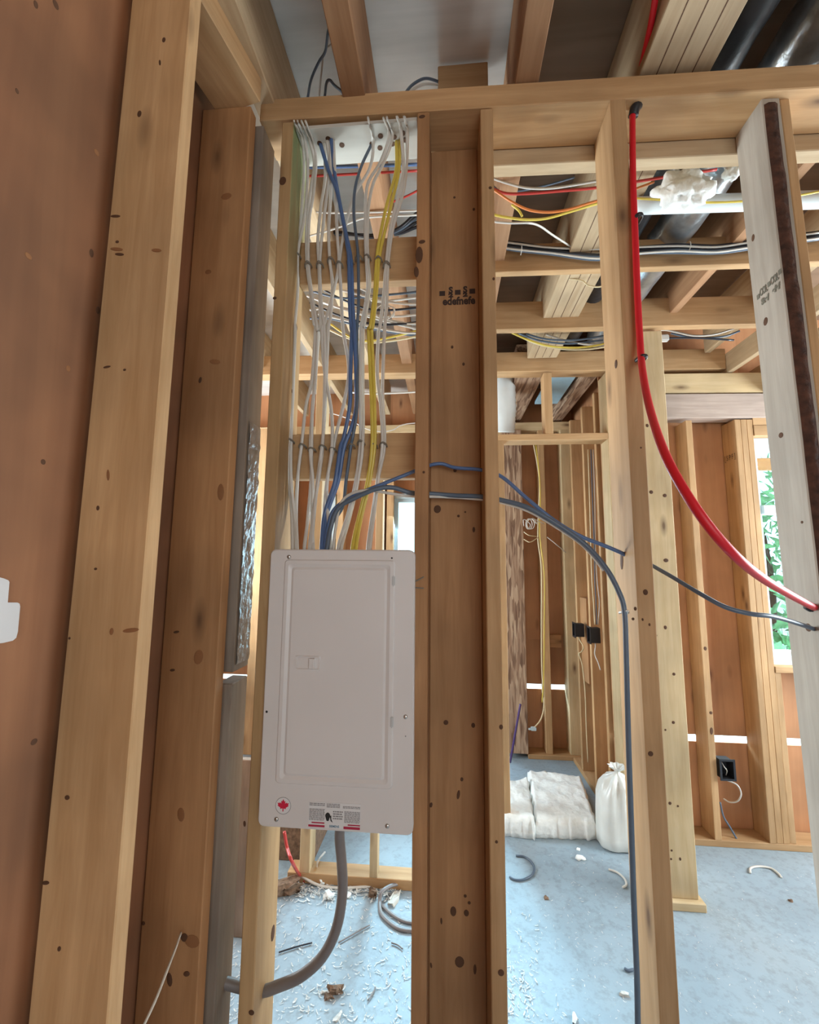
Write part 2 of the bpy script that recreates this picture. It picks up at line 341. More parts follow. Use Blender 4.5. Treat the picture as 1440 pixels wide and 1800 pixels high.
def window(name, x0, x1, y, z0, z1, meet=None, depth=0.09):
    fr = 0.05; bm = bmesh.new()
    for (a, b, c, d) in ((x0, x0+fr, z0, z1), (x1-fr, x1, z0, z1), (x0+fr, x1-fr, z0, z0+fr), (x0+fr, x1-fr, z1-fr, z1)):
        box_bm(bm, ((a+b)/2, y, (c+d)/2), (b-a, depth, d-c))
    o = from_bm(name, bm, 'vinyl'); struct(o)
    bm = bmesh.new(); s = 0.03; i0, i1, k0, k1 = x0+fr, x1-fr, z0+fr, z1-fr
    for (a, b, c, d) in ((i0, i0+s, k0, k1), (i1-s, i1, k0, k1), (i0+s, i1-s, k0, k0+s), (i0+s, i1-s, k1-s, k1)):
        box_bm(bm, ((a+b)/2, y+0.01, (c+d)/2), (b-a, depth*0.6, d-c))
    from_bm('sash', bm, 'vinyl', o)
    if meet:
        bm = bmesh.new(); box_bm(bm, ((i0+i1)/2, y-0.01, meet), (i1-i0-0.06, depth*0.7, 0.06)); from_bm('meeting_rail', bm, 'vinyl', o)
    bm = bmesh.new(); box_bm(bm, ((i0+i1)/2, y+0.015, (k0+k1)/2), (i1-i0-0.02, 0.004, k1-k0-0.02)); from_bm('pane', bm, 'glass', o)
    return o
window('window_1', W1L-0.045, W1R, DW+0.10, W1B, W1T, meet=zz(1350, 897, DW+0.1))
window('window_2', -0.55, 0.30, FW+0.09, 1.0, 2.38)
window('window_3', -1.31, -1.10, FW+0.09, 1.0, 2.38)
window('added_low_window', -2.2, -1.7, FW+0.09, 0.0, 0.30)  # low window added to give the bright strip in the left slit
# outdoors
struct(lum('yard', 'gravel', -30, 30, 4.45, 60, -0.5, -0.4, bevel=0))
def bush(name, c, r, label, n=900):
    e = empty(name, (c[0], c[1], -0.4), label, 'tree', 'trees beyond the window')
    tube('trunk', 'bark', [(c[0], c[1], -0.45), (c[0]+.1, c[1], c[2]*0.5), (c[0], c[1], c[2])], 0.13, parent=e)
    bm = bmesh.new()
    for i in range(n):
        d = Vector((random.gauss(0, 1), random.gauss(0, 1), random.gauss(0, 1))).normalized()*r*(random.random()**0.4)
        p = Vector(c)+Vector((d.x, d.y, d.z*1.2)); s = random.uniform(.10, .22)
        a = Vector((random.gauss(0, 1), random.gauss(0, 1), random.gauss(0, 1))).normalized(); b = a.orthogonal().normalized()
        bm.faces.new([bm.verts.new(p+a*s), bm.verts.new(p+b*s*.5), bm.verts.new(p-a*s), bm.verts.new(p-b*s*.5)])
    o = from_bm('foliage', bm, 'leaf', e); o['kind'] = 'stuff'
bush('tree', (7.2, 10.5, 2.4), 1.9, 'leafy green tree seen through the upper sash of the right window')
bush('tree', (4.2, 7.2, 0.7), 1.0, 'low green bush seen through the lower sash of the right window', 500)
lum('eave_board', 'fir', W1L-0.4, W1R+0.4, DW+0.62, DW+0.66, zz(1340, 826, DW+0.62), zz(1340, 805, DW+0.62), 'x', 'orange eave board outside the top of the right window', 'board')
# ------------------------------------------------------------------ front stud wall
G = 'studs of the front wall'
_a, _b = PY(458, 212, FY), PY(1440, 153, FY)
TILT_P = Matrix.Rotation(math.atan2(_a.z-_b.z, _b.x-_a.x), 3, 'Y'); PLC = (_a.z+_b.z)/2
TILT = Matrix.Rotation(math.radians(1.0), 3, 'Y')
_l, _r2 = xx(457, 195, FY), 2.4
PLC -= ((_l+_r2)/2-(_a.x+_b.x)/2)*(_a.z-_b.z)/(_b.x-_a.x)
lum('top_plate', 'spruce', _l, _r2, FY, FB, PLC, PLC+0.077, 'x', 'long double top plate running across the top of the front stud wall', 'beam', skew=TILT_P)
s_first = lum('stud', 'green_top', xx(497, 640, FY)-0.038, xx(497, 640, FY), FY, FB, 0.038, PL+0.004, label='stud with a green stained top, just left of the grey breaker panel', cat='stud', group=G)
s_pl = lum('stud', 'fir', xx(728, 1000, FY), xx(728, 1000, FY)+0.038, FY, FB, 0.038, PL, label='orange knotty stud against the right edge of the breaker panel', cat='stud', group=G)
s_post = lum('stud', 'fir', xx(728, 1000, FY)+0.0381, xx(880, 1000, FY)-0.0381, 1.288, 1.326, 0.038, PL-0.002, label='wide stamped board set flat between two narrow studs right of the panel', cat='stud', group=G)
s_pr = lum('stud', 'spruce', xx(880, 1000, FY)-0.038, xx(880, 1000, FY), FY, FB, 0.038, PL-0.006, label='plain narrow stud against the right side of the wide stamped board', cat='stud', group=G)
s_red = lum('stud', 'spruce', xx(1140, 850, FY)-0.044, xx(1140, 850, FY), FY, FB, 0.038, PL-0.010, label='tan stud with the red pipe clipped down its upper right edge', cat='stud', group=G)
XR = xx(1356, 800, FB); YR = 1.184; LEAN = Matrix.Rotation(math.radians(-0.7), 3, 'Y')
XRED = xx(1140, 850, FY)-0.044
XF = xx(497, 640, FY)
s_right = lum('stud', 'lit_wood', XR, XR+0.050, YR, FB, 0.038, PL-0.016, skew=LEAN, label='whitish stud with a dark bark edge at the far right of the front wall', cat='stud', group=G)
s_right2 = lum('stud', 'spruce', XR+0.053, XR+0.080, YR+0.004, FB, 0.038, PL-0.018, skew=LEAN, label='brown stud behind the bark edge at the right border of the picture', cat='stud', group=G)
lum('bottom_plate', 'spruce', -0.60, 1.75, FY, FB, 0.0, 0.038, 'x', 'bottom plate of the front stud wall on the concrete', 'beam')
# bark strip (wane) on the front edge of the whitish stud
bm = bmesh.new(); rows = []
for k in range(60):
    t = k/59; z = 0.06+t*(PL-0.10); wv = 0.006*noise.noise((0, 0, z*4))
    rows.append([bm.verts.new((XR+0.003+wv*0.5, YR+0.0005, z)), bm.verts.new((XR+0.012+wv, YR-0.006-0.003*noise.noise((3, 0, z*14)), z)), bm.verts.new((XR+0.030+wv, YR-0.005-0.003*noise.noise((7, 1, z*11)), z)), bm.verts.new((XR+0.053+wv*0.4, YR+0.006, z))])
for A, B in zip(rows, rows[1:]):
    for j in range(3): bm.faces.new((A[j], A[j+1], B[j+1], B[j]))
_p = Vector((XR+0.025, YR, (0.038+PL-0.016)/2))
bmesh.ops.transform(bm, matrix=Matrix.Translation(_p) @ LEAN.to_4x4() @ Matrix.Translation(-_p), verts=bm.verts[:])
bmesh.ops.recalc_face_normals(bm, faces=bm.faces[:])
tag(from_bm('bark', bm, 'bark', s_right, smooth=True), 'dark brown bark strip')
# blocking in the panel bay, rear beam and left-over boards
ZB = [(zz(620, 421, 1.262), zz(620, 496, 1.262)), (zz(620, 762, 1.262), zz(620, 841, 1.262))]
b_up = lum('blocking', 'spruce', XF, xx(728, 1000, FY), 1.262, 1.300, ZB[0][1], ZB[0][0], 'x', 'upper wooden block behind the stapled cables over the breaker panel', 'block', 'blocks in the panel bay')
b_lo = lum('blocking', 'spruce', XF, xx(728, 1000, FY), 1.262, 1.300, ZB[1][1], ZB[1][0], 'x', 'lower wooden block behind the stapled cables, closest to the panel top', 'block', 'blocks in the panel bay')
zr0, zr1 = zz(900, 293, 1.302), zz(900, 256, 1.302)
lum('rear_plate', 'palejoist', xx(880, 1000, FY), 2.0, 1.302, PZ(900, 315, zr0).y, zr0-0.014, zr1+0.016, 'x', 'pale lower plate behind the top plate right of the stamped board', 'beam', skew=TILT_P)
# drilled pale plywood over the panel bay, where the cables go up
PB = PL-0.001
ply = lum('drilled_plywood', 'plywhite', XF+0.002, xx(728, 1000, FY)-0.002, FY+0.012, PZ(660, 285, PB-.012).y, PB-0.012, PB, 'x', 'pale drilled plywood panel under the top plate where cables pass up', 'plywood', bevel=0.001)
HOLES = [(535, 251), (549, 251), (562, 252), (577, 244), (601, 255), (654, 253), (669, 239), (693, 241), (708, 234), (690, 253), (668, 260), (712, 246)]
hole_me = None
for (px, py) in HOLES:
    p = PZ(px, py, PB-0.0122)
    if hole_me is None:
        bm = bmesh.new(); bmesh.ops.create_cone(bm, cap_ends=True, segments=14, radius1=0.0085, radius2=0.0085, depth=0.002); hole_me = bpy.data.meshes.new('drilled_hole'); bm.to_mesh(hole_me); bm.free(); hole_me.materials.append(M['knot'])
    o = bpy.data.objects.new('drilled_hole', hole_me); COL.objects.link(o); o.location = p; o.parent = ply; o.matrix_parent_inverse = ply.matrix_world.inverted()
# ------------------------------------------------------------------ left wall framing
s_l1 = lum('stud', 'spruce', xx(180.5, 500, 0.80), xx(295, 500, 0.80), 0.80, 0.838, 0.038, PL, label='broad tan stud with a pale bright edge, nearest on the left', cat='stud', group='studs of the left wall')
s_l2 = lum('stud', 'fir', -0.747, xx(422, 500, 1.10), 1.10, 1.138, 0.038, PL, label='broad knotty reddish stud second from the left, in the corner', cat='stud', group='studs of the left wall')
pa, pb = PZ(354, 0, PL), PZ(455, 174, PL); d = (pb-pa).normalized(); ang = math.atan2(d.x, d.y)
cn = Vector((d.y, -d.x, 0)); mid = pb - d*0.75 - cn*0.075
lum('top_plate', 'spruce', mid.x-0.075, mid.x+0.075, mid.y-0.76, mid.y+0.76, PL, PL+0.076, 'y', 'top plate of the left wall running overhead toward the corner', 'beam', skew=Matrix.Rotation(-ang, 3, 'Z'))
XW = xx(440, 640, FY)
s_w = lum('stud', 'weathered', -0.625, XW, FY, FY+0.089, zz(405, 1182, FY), PL, label='grey weathered stud sawn off short, hanging down beside the first front stud', cat='stud')
s_w2 = lum('stud', 'weathered', -0.625, XW, FY, FY+0.089, 0.0, zz(405, 1202, FY), label='grey weathered stud stub standing below the sawn gap at lower left', cat='stud')
# crinkled film stapled on the weathered stud
bm = bmesh.new(); X0 = XW+0.0005; rows = []
za, zb = zz(445, 1165, FY+0.04), zz(455, 745, FY+0.04)
for k in range(46):
    z = za+(zb-za)*k/45; row = []
    for j in range(7):
        y = FY+0.012+0.074*j/6
        row.append(bm.verts.new((X0+0.0015+0.0065*abs(noise.noise((y*60, z*26, 1)))*(0.2 if k in (0, 45) else 1), y, z)))
    rows.append(row)
for A, B in zip(rows, rows[1:]):
    for j in range(6): bm.faces.new((A[j], A[j+1], B[j+1], B[j]))
tag(from_bm('film', bm, 'wrap', s_w, smooth=False), 'shiny crinkled grey film')
# knots and tear-outs the photograph shows on the near faces
knots(s_l1, 0.7995, [(203, 380, 14, 4), (206, 425, 5, 4), (210, 447, 13, 4), (245, 200, 6, 10), (288, 70, 5, 8), (281, 110, 3, 9), (122, 1122, 3, 3), (188, 645, 10, 3), (219, 650, 4, 3), (172, 893, 4, 6), (168, 1000, 4, 3), (118, 1402, 6, 5), (104, 1668, 4, 5), (80, 1552, 9, 4)])
knots(s_l1, 0.7995, [(205, 438, 18, 5), (275, 440, 14, 5), (230, 1108, 20, 5), (196, 1110, 5, 8), (190, 835, 4, 14)], True)
knots(s_l2, 1.0995, [(310, 1111, 7, 3), (303, 1178, 6, 3), (324, 1648, 8, 8), (298, 1722, 6, 13), (328, 1712, 7, 5), (252, 1623, 4, 4), (352, 668, 4, 8)])
knots(s_l2, 1.0995, [(349, 1155, 11, 16), (318, 1432, 8, 14), (398, 345, 14, 9), (378, 636, 14, 6), (388, 865, 8, 20), (366, 478, 8, 6), (338, 1655, 16, 12)], True)
knots(s_pl, 1.1595, [(737, 448, 9, 22), (732, 478, 6, 14), (742, 425, 8, 5), (742, 205, 8, 5), (745, 830, 3, 3)])
knots(s_post, 1.2875, [(769, 895, 8, 9), (806, 907, 3, 3), (818, 900, 2, 2), (833, 931, 3, 6), (799, 347, 3, 3), (833, 368, 3, 4), (797, 1602, 6, 9), (820, 1605, 5, 6), (825, 1587, 3, 3), (776, 1619, 2, 6), (808, 1691, 9, 10), (758, 1697, 2, 5), (835, 1704, 3, 9), (818, 1575, 3, 3), (784, 1270, 5, 5), (832, 1275, 4, 5), (806, 1397, 3, 9), (812, 1370, 3, 4), (758, 1415, 3, 5), (800, 827, 4, 4), (795, 610, 3, 4), (815, 640, 3, 4)])
knots(s_pr, 1.1595, [(881, 1710, 6, 6), (881, 1278, 4, 5), (868, 490, 3, 4), (862, 330, 4, 4), (873, 1480, 3, 3)])
knots(s_red, 1.1595, [(1135, 1041, 5, 6), (1113, 1088, 3, 3), (1130, 1089, 2, 3), (1142, 1098, 2, 3), (1144, 1325, 5, 5), (1127, 787, 2, 2), (1117, 1070, 3, 4)])
knots(s_first, 1.1595, [(497, 318, 9, 12), (483, 524, 5, 4), (442, 1780, 6, 5), (430, 1448, 3, 6)])
def xknots(parent, X, lst):
    for (px, py, ry, rz) in lst:
        p = PX(px, py, X); k = p.y/F; knot(parent, p, ry*k*2, rz*k, 'x')
xknots(s_first, XF+0.0005, [(480, 1640, 4, 12), (521, 575, 3, 6), (514, 688, 2, 5)])
def rknot(px, py, ry, rz):
    X = XR
    for _ in range(4):
        p = PX(px, py, X); X = XR-(p.z-1.56)*math.tan(math.radians(0.7))
    p = PX(px, py, X-.0003); k = 0.8*p.y/F; return knot(s_right, p, ry*k*1.6, rz*k, 'x')
for q in ((1324, 418, 3, 8), (1346, 565, 4, 9), (1373, 765, 4, 6), (1410, 918, 2, 3), (1421, 1103, 5, 8)): rknot(*q)
xknots(s_red, XRED-0.0005, [(1093, 985, 3, 16), (1083, 640, 3, 8)])
wl = bpy.data.objects['wall_left']
for (px, py, ry, rz) in ((50, 450, 6, 7), (161, 445, 4, 10), (120, 648, 4, 7), (76, 812, 4, 6), (170, 268, 5, 7), (63, 8, 4, 10), (98, 8, 6, 10), (60, 1304, 5, 6), (172, 545, 4, 9), (30, 160, 3, 6)):
    p = PX(px, py, -0.7478); k = p.y/F; knot(wl, p, ry*k*1.3, rz*k*.9, 'x', rz == 7)
# grade stamps
zc = zz(800, 520, 1.287)
def stamp(parent, mtx, ink, rows, name='grade_stamp', label=None):
    for (s, x, z, size, sx) in rows:
        text(name, s, ink, size, mtx @ Matrix.Translation((x, z, 0)), parent, sx, 0.0014, label)
X0 = xx(802, 522, 1.287); k = 1.287/F
stamp(s_post, Matrix.Translation((X0, 1.2872, zz(802, 518, 1.287))) @ FRONT, 'ink_wood',
      [('S', -10*k, 9*k, 0.030, 0.95), ('S', 17*k, 9*k, 0.030, 0.95), ('2', -10*k, -1*k, 0.018, 1.5), ('2', 17*k, -1*k, 0.018, 1.5), ('\u25a0', -26*k, 3*k, 0.019, 1.1), ('\u25a0', 3*k, 4*k, 0.019, 1.1), ('\u25a0', 30*k, 5*k, 0.019, 1.1), ('edefnefe', 5*k, -13*k, 0.036, 0.84)], label='black lumber grade stamp')
rotl = Matrix(((0, 0, -1, 0), (-1, 0, 0, 0), (0, 1, 0, 0), (0, 0, 0, 1)))   # plane facing -X, text running toward the camera
cst = PX(1346, 502, XR-0.021); k2 = cst.y/F
stamp(s_right, Matrix.Translation((XR-(cst.z-1.56)*math.tan(math.radians(.7))-.0012, cst.y, cst.z)) @ LEAN.to_4x4() @ rotl, 'ink_faded',
      [('COL', -0.021, -0.002, 0.030, 0.50), ('COL', 0.022, 0.004, 0.030, 0.50), ('\u25a0', -0.043, -0.008, 0.016, 0.7), ('\u25a0', 0.001, 0.002, 0.016, 0.7), ('\u25a0', 0.043, 0.010, 0.016, 0.7), ('Stef', -0.019, -0.032, 0.026, 0.72), ('efef', 0.024, -0.026, 0.026, 0.72)], label='faded black lumber stamp')
# ------------------------------------------------------------------ joists, beams and ducts overhead
GJ = 'ceiling joists'
def joist(x0, x1, ya, yb, mat, label, dep=0.286):
    return lum('joist', mat, x0, x1, ya, yb, JB, JB+dep, 'y', label, 'joist', GJ)
joist(-0.615, -0.547, -2.55, 4.05, 'palejoist', 'ceiling joist at upper left beside the left wall plate')
joist(-0.324, -0.252, -2.55, 4.05, 'darkjoist', 'brown ceiling joist over the panel bay between two plywood panels')
joist(0.212, 0.283, -2.55, 4.05, 'darkjoist', 'ceiling joist overhead right of the wide stamped board')
joist(-0.96, -0.92, 1.31, 4.05, 'palejoist', 'pale ceiling joist far left behind the panel cables')
joist(-1.42, -1.38, 1.31, 4.05, 'palejoist', 'pale ceiling joist farthest left behind the cables')
lum('header_beam', 'palejoist', 0.58, 0.785, -2.55, 2.96, JB, JB+0.285, 'y', 'broad laminated wooden beam overhead at upper right', 'beam', seg=1)
for i, x in enumerate((0.63, 0.682, 0.733)):
    o = lum('joint', 'knot', x-0.0015, x+0.0015, -2.54, 2.95, JB-0.0005, JB+0.01, 'y', parent=bpy.data.objects['header_beam'], bevel=0)
lum('joist', 'darkjoist', 1.30, 1.345, -2.55, 2.96, JB, JB+0.286, 'y', 'dark ceiling joist right of the foil duct', 'joist', GJ)
lum('joist', 'palejoist', 1.78, 1.82, 1.31, 2.96, JB, JB+0.286, 'y', 'pale ceiling joist seen beyond the right front stud', 'joist', GJ)
def duct(name, mat, pts, r, label, cat='duct'):
    P = smooth_path(pts, 14); bm = bmesh.new(); sides = 18; rings = []
    for i, p in enumerate(P):
        t = (P[min(i+1, len(P)-1)]-P[max(i-1, 0)]).normalized(); s = t.cross(Vector((0, 0, 1))).normalized(); u = s.cross(t)
        rings.append([bm.verts.new(p+(s*math.cos(a)+u*math.sin(a))*r*(1+0.05*(i % 2)+0.07*noise.noise(p*9+Vector((a, 0, 0))))) for a in (2*math.pi*j/sides for j in range(sides))])
    for A, B in zip(rings, rings[1:]):
        for j in range(sides): bm.faces.new((A[j], A[(j+1) % sides], B[(j+1) % sides], B[j]))
    bm.faces.new(rings[0][::-1]); bm.faces.new(rings[-1]); bmesh.ops.recalc_face_normals(bm, faces=bm.faces[:])
    o = from_bm(name, bm, mat, smooth=True); return tag(o, label, cat)
duct('foil_duct', 'foil', [(1.09, -1.5, JB+.13), (1.10, 0.5, JB+.12), (1.08, 1.8, JB+.12), (1.06, 2.9, JB+.11)], 0.085, 'shiny foil duct running between the ceiling joists at upper right')
duct('black_duct', 'blackduct', [(0.88, -1.5, JB+.16), (0.875, 0.6, JB+.15), (0.87, 1.8, JB+.15), (0.87, 2.9, JB+.15)], 0.07, 'black duct beside the broad laminated beam overhead')
# cross beams behind the front wall
def crossbeam(xa, xb, y, pyt, pyb, pxm, mat, label, th=0.038, z0=None, z1=None):
    z1 = z1 or zz(pxm, pyt, y); z0 = z0 or zz(pxm, pyb, y)
    return lum('cross_beam', mat, xa, xb, y, y+th, z0, z1, 'x', label, 'beam', 'cross beams behind the front wall', skew=TILT)
crossbeam(xx(868, 460, 1.94), 1.95, 1.94, 434, 482, 900, 'spruce', 'nearest cross beam, carrying the black cable bundle')
crossbeam(xx(868, 560, CW), 1.93, CW-0.02, 534, 582, 900, 'spruce', 'middle cross beam over the post, right of the stamped board', 0.05)
crossbeam(-1.9, 1.93, DW, 617, 651, 900, 'spruce', 'farthest long cross beam, over the far door opening', 0.11)
lum('side_beam', 'palejoist', 1.93, 1.97, CW-0.35, DW+0.10, zz(1265, 655, DW), JB, 'y', 'pale beam running back at upper right with a bright lower edge', 'beam')
lum('side_beam', 'palejoist', 2.16, 2.20, CW-0.4, DW+0.12, zz(1300, 697, DW+0.05), zz(1300, 640, DW), 'y', 'second short beam running back above the right window', 'beam')
# wall C: post and low sill left
XP0, XP1 = xx(1147, 1000, CW), xx(1186, 1000, CW)
XP1 = max(XP1, XP0+0.13)
s_c = lum('post', 'pale', XP0, XP1, CW, CW+0.14, 0.038, PL-0.02, label='pale knotty post standing alone behind the red pipe', cat='post')
lum('plate_block', 'pale', XP0-0.02, XP1+0.02, CW-0.03, CW+0.15, 0, 0.038, 'x', 'short plate under the foot of the lone pale post', 'block')
knots(s_c, CW-0.0005, [(1145, 865, 4, 4), (1169, 871, 4, 4), (1171, 985, 5, 4), (1138, 748, 3, 4), (1170, 1103, 3, 4), (1154, 1117, 2, 2), (1185, 1185, 3, 3), (1184, 1270, 3, 3), (1170, 1283, 2, 2), (1178, 1412, 3, 3), (1192, 1417, 2, 2), (1180, 1510, 2, 2), (1181, 1495, 2, 2), (1196, 1510, 2, 3)])
YS = 2.44
lum('bottom_plate', 'spruce', xx(505, 1540, YS), xx(735, 1540, YS)+0.05, YS, YS+0.10, 0, 0.05, 'x', 'floor plate with two short studs seen below the breaker panel', 'beam')
lum('stud', 'pale', xx(527, 1500, YS), xx(545, 1500, YS), YS, YS+0.10, 0.05, zz(560, 660, YS), label='thin stud left of the two standing on the plate below the panel', cat='stud', group='studs beyond the panel bay')
lum('stud', 'pale', xx(650, 1500, YS), xx(664, 1500, YS), YS, YS+0.06, 0.05, zz(660, 800, YS), label='thin stud right of the two standing on the plate below the panel', cat='stud', group='studs beyond the panel bay')
# ------------------------------------------------------------------ door opening, far room and right wall framing
hd = zz(970, 773, DW); hu = zz(970, 762, DW)
XJL, XJR = xx(890, 1000, DW), 1.118
lum('door_header', 'spruce', XJL-0.04, XJR+0.06, DW, DW+0.13, hd, hu, 'x', 'header across the top of the far door opening', 'beam')
lum('stud', 'spruce', xx(957, 700, DW), xx(971, 700, DW), DW, DW+0.10, hu, zz(960, 655, DW), label='short cripple stud above the far door header', cat='stud', group='studs of the door wall')
lum('stud', 'spruce', XJL-0.045, XJL, DW, DW+0.13, 0, hd, label='left jamb stud of the far door opening beside the strand post', cat='stud', group='studs of the door wall')
lum('stud', 'pale', XJR, XJR+0.040, DW, DW+0.14, 0, zz(1066, 655, DW), label='right jamb stud of the far door opening with a bright white face', cat='stud', group='studs of the door wall')
XL0, XL1 = xx(891, 1000, FW), xx(921, 1000, FW)
lum('strand_post', 'lvl', XL0-0.02, XL1, FW-0.02, FW+0.13, 0.04, PL-0.1, label='rough strand lumber post in the far room behind the insulation', cat='post')
lum('stud', 'spruce', xx(952, 1000, FW), xx(963, 1000, FW), FW, FW+0.14, 0.038, PL-0.1, label='far wall stud with yellow cables hanging beside it', cat='stud', group='studs of the far room')
lum('stud', 'pale', xx(993, 1000, FW), xx(1003, 1000, FW)+0.05, FW, FW+0.14, 0.038, PL-0.1, label='far room corner stud next to the bright sheathing gap', cat='stud', group='studs of the far room')
lum('bottom_plate', 'spruce', XL1, 1.24, FW-0.02, FW+0.14, 0, 0.038, 'x', 'floor plate of the far room back wall', 'beam')
lum('bottom_plate', 'spruce', 1.10, 1.243, 3.13, FW-0.03, 0, 0.038, 'y', 'floor plate of the far room side wall', 'beam')
lum('top_plate', 'pale', -2.5, 1.24, FW, FW+0.14, PL-0.1, PL-0.02, 'x', 'top plate along the far wall', 'beam')
for i, (y, l) in enumerate(((3.80, 'side wall stud deepest in the far room, behind the outlet boxes'), (3.47, 'side wall stud of the far room carrying the front black outlet box'), (3.18, 'side wall stud of the far room nearest the right jamb'))):
    lum('stud', 'spruce', 1.105, 1.243, y, y+0.038, 0.038, PL-0.1, label=l, cat='stud', group='studs of the far room side wall')
lum('blocking', 'fir', 1.13, 1.24, 3.64, 3.80, zz(1018, 1120, 3.8)-0.34, zz(1018, 1060, 3.8)+0.05, 'z', 'dark backing board behind the two black outlet boxes', 'block')
lum('blocking', 'fir', xx(971, 1120, FW), xx(992, 1120, FW), FW+0.10, FW+0.139, zz(980, 1142, FW), zz(980, 1119, FW), 'x', 'small square block on the far wall sheathing', 'block')
# far wall left part, seen over the panel
for px, l in ((548, 'third'), (598, 'fourth'), (667, 'fifth'), (686, 'sixth')):
    lum('stud', 'spruce', xx(px-6, 900, FW), xx(px+6, 900, FW), FW, FW+0.14, 0.038, PL-0.1, label={'third': 'far wall stud beside the narrow bright window strip left of the blue cables', 'fourth': 'far wall stud between the blue and yellow cables above the panel', 'fifth': 'far wall stud just left of the bright far window frame', 'sixth': 'far wall stud forming the left edge of the bright far window'}[l], cat='stud', group='studs of the far wall')
lum('stud', 'spruce', xx(460, 1000, FW), xx(478, 1000, FW)+0.2, FW-0.2, FW+0.10, 0, PL-0.1, label='far pale stud seen in the slit left of the front wall stud', cat='stud', group='studs of the far wall')
# right wall (window wall)
RY = DW-0.005
lum('bottom_plate', 'spruce', 1.17, 3.9, RY, RY+0.14, 0, 0.038, 'x', 'floor plate of the window wall on the right', 'beam')
zt = zz(1250, 696, RY)
lum('top_plate', 'pale', 1.17, 3.9, RY, RY+0.14, zt+0.012, zt+0.152, 'x', 'pale plate above the grey board over the right window', 'beam', skew=TILT)
lum('lintel_board', 'greyboard', 1.17, 3.9, RY-0.01, RY+0.10, zz(1250, 738, RY), zt, 'x', 'greyed wide board spanning over the window wall studs', 'beam', skew=TILT)
ztop = zz(1250, 738, RY)
GR = 'studs of the window wall'
r1 = lum('stud', 'spruce', xx(1225, 1000, RY)-0.005, xx(1225, 1000, RY)+0.036, RY, RY+0.14, 0.038, ztop, label='bark-spotted stud carrying the lower outlet box on the window wall', cat='stud', group=GR)
xs = xx(1330, 1000, RY)
names = ['first of the studs packed left of the right window', 'second of the studs packed left of the right window', 'third of the packed studs, forming the edge of the right window']
for i in range(3):
    lum('stud', 'spruce', xs-0.058+i*0.0395, xs-0.058+i*0.0395+0.038, RY+0.002*i, RY+0.14, 0.038, ztop, label=names[i], cat='stud', group=GR)
lum('stud', 'spruce', xs+0.0610, xs+0.0985, RY+0.01, RY+0.14, 0.038, W1B-0.04, label='short stud under the sill of the right window', cat='stud', group=GR)
lum('window_sill_plate', 'spruce', xs+0.061, xs+1.02, RY, RY+0.14, W1B-0.038, W1B, 'x', 'flat sill board under the right window', 'beam')
for i in range(2):
    lum('header_board', 'spruce', xs+0.061, xs+1.02, RY+0.004*i, RY+0.14, W1T+0.002+i*0.075, W1T+0.074+i*0.075, 'x', ['lower of two stacked header boards right above the right window', 'upper of two stacked header boards over the right window'][i], 'beam')
knots(r1, RY-0.0005, [(1240, 1140, 3, 4), (1250, 1253, 3, 3), (1251, 1285, 3, 7)])
sh = bpy.data.objects['wall_right']
# stamp on the window wall stud
text('grade_stamp', '[ S P F ]', 'ink_wood', 0.05, Matrix.Translation((xs-0.062, RY+0.07, zz(1290, 800, RY))) @ rotl, r1, 0.7)
# ------------------------------------------------------------------ electrical panel
XA, XB, ZA, ZT = (xx(473, 965, 1.135)+xx(455, 1453, 1.135))/2, (xx(727, 966, 1.135)+xx(722, 1471, 1.135))/2+.005, zz(590, 1462, 1.135), zz(590, 966, 1.135)
YP = 1.135
pan = empty('electrical_panel', ((XA+XB)/2, FY, ZA), 'grey white steel breaker panel with a closed door mounted between two studs', 'panel')
def rrect(x0, x1, z0, z1, r, n=5):
    out = []
    for cx, cz, a0 in ((x1-r, z1-r, 0), (x0+r, z1-r, 90), (x0+r, z0+r, 180), (x1-r, z0+r, 270)):
        for k in range(n+1): a = math.radians(a0+90*k/n); out.append((cx+r*math.cos(a), cz+r*math.sin(a)))
    return out
def ringstack(bm, loops):
    V = [[bm.verts.new((x, y, z)) for (x, z) in L] for (L, y) in loops]
    for A, B in zip(V, V[1:]):
        for i in range(len(A)): j = (i+1) % len(A); bm.faces.new((A[i], A[j], B[j], B[i]))
    return V
bm = bmesh.new()
V = ringstack(bm, [(rrect(XA, XB, ZA, ZT, .016), FY-0.001), (rrect(XA, XB, ZA, ZT, .016), YP+0.004), (rrect(XA+.003, XB-.003, ZA+.003, ZT-.003, .014), YP)])
bm.faces.new(V[-1]); bm.faces.new(V[0][::-1]); bmesh.ops.recalc_face_normals(bm, faces=bm.faces[:])
from_bm('cover', bm, 'panel', pan, smooth=False)
# door: embossed frame, flat leaf
dx0, dx1 = xx(501, 985, YP)+.000, xx(695, 985, YP); dz0, dz1 = zz(590, 1382, YP), zz(590, 984, YP)
bm = bmesh.new()
L = [(rrect(dx0, dx1, dz0, dz1, .010), YP-.0002), (rrect(dx0+.003, dx1-.003, dz0+.003, dz1-.003, .009), YP-.0045), (rrect(dx0+.012, dx1-.012, dz0+.012, dz1-.012, .008), YP-.0050), (rrect(dx0+.021, dx1-.021, dz0+.020, dz1-.021, .008), YP-.0012), (rrect(dx0+.027, dx1-.027, dz0+.026, dz1-.027, .007), YP-.0042)]
V = ringstack(bm, L); bm.faces.new(V[-1]); bmesh.ops.recalc_face_normals(bm, faces=bm.faces[:])
for f in bm.faces:
    if f.normal.y > 0.2: f.normal_flip()
door = from_bm('door', bm, 'panel', pan)
lx0, lx1, lz0, lz1 = xx(520, 1165, YP), xx(564, 1165, YP), zz(541, 1178, YP), zz(541, 1152, YP)
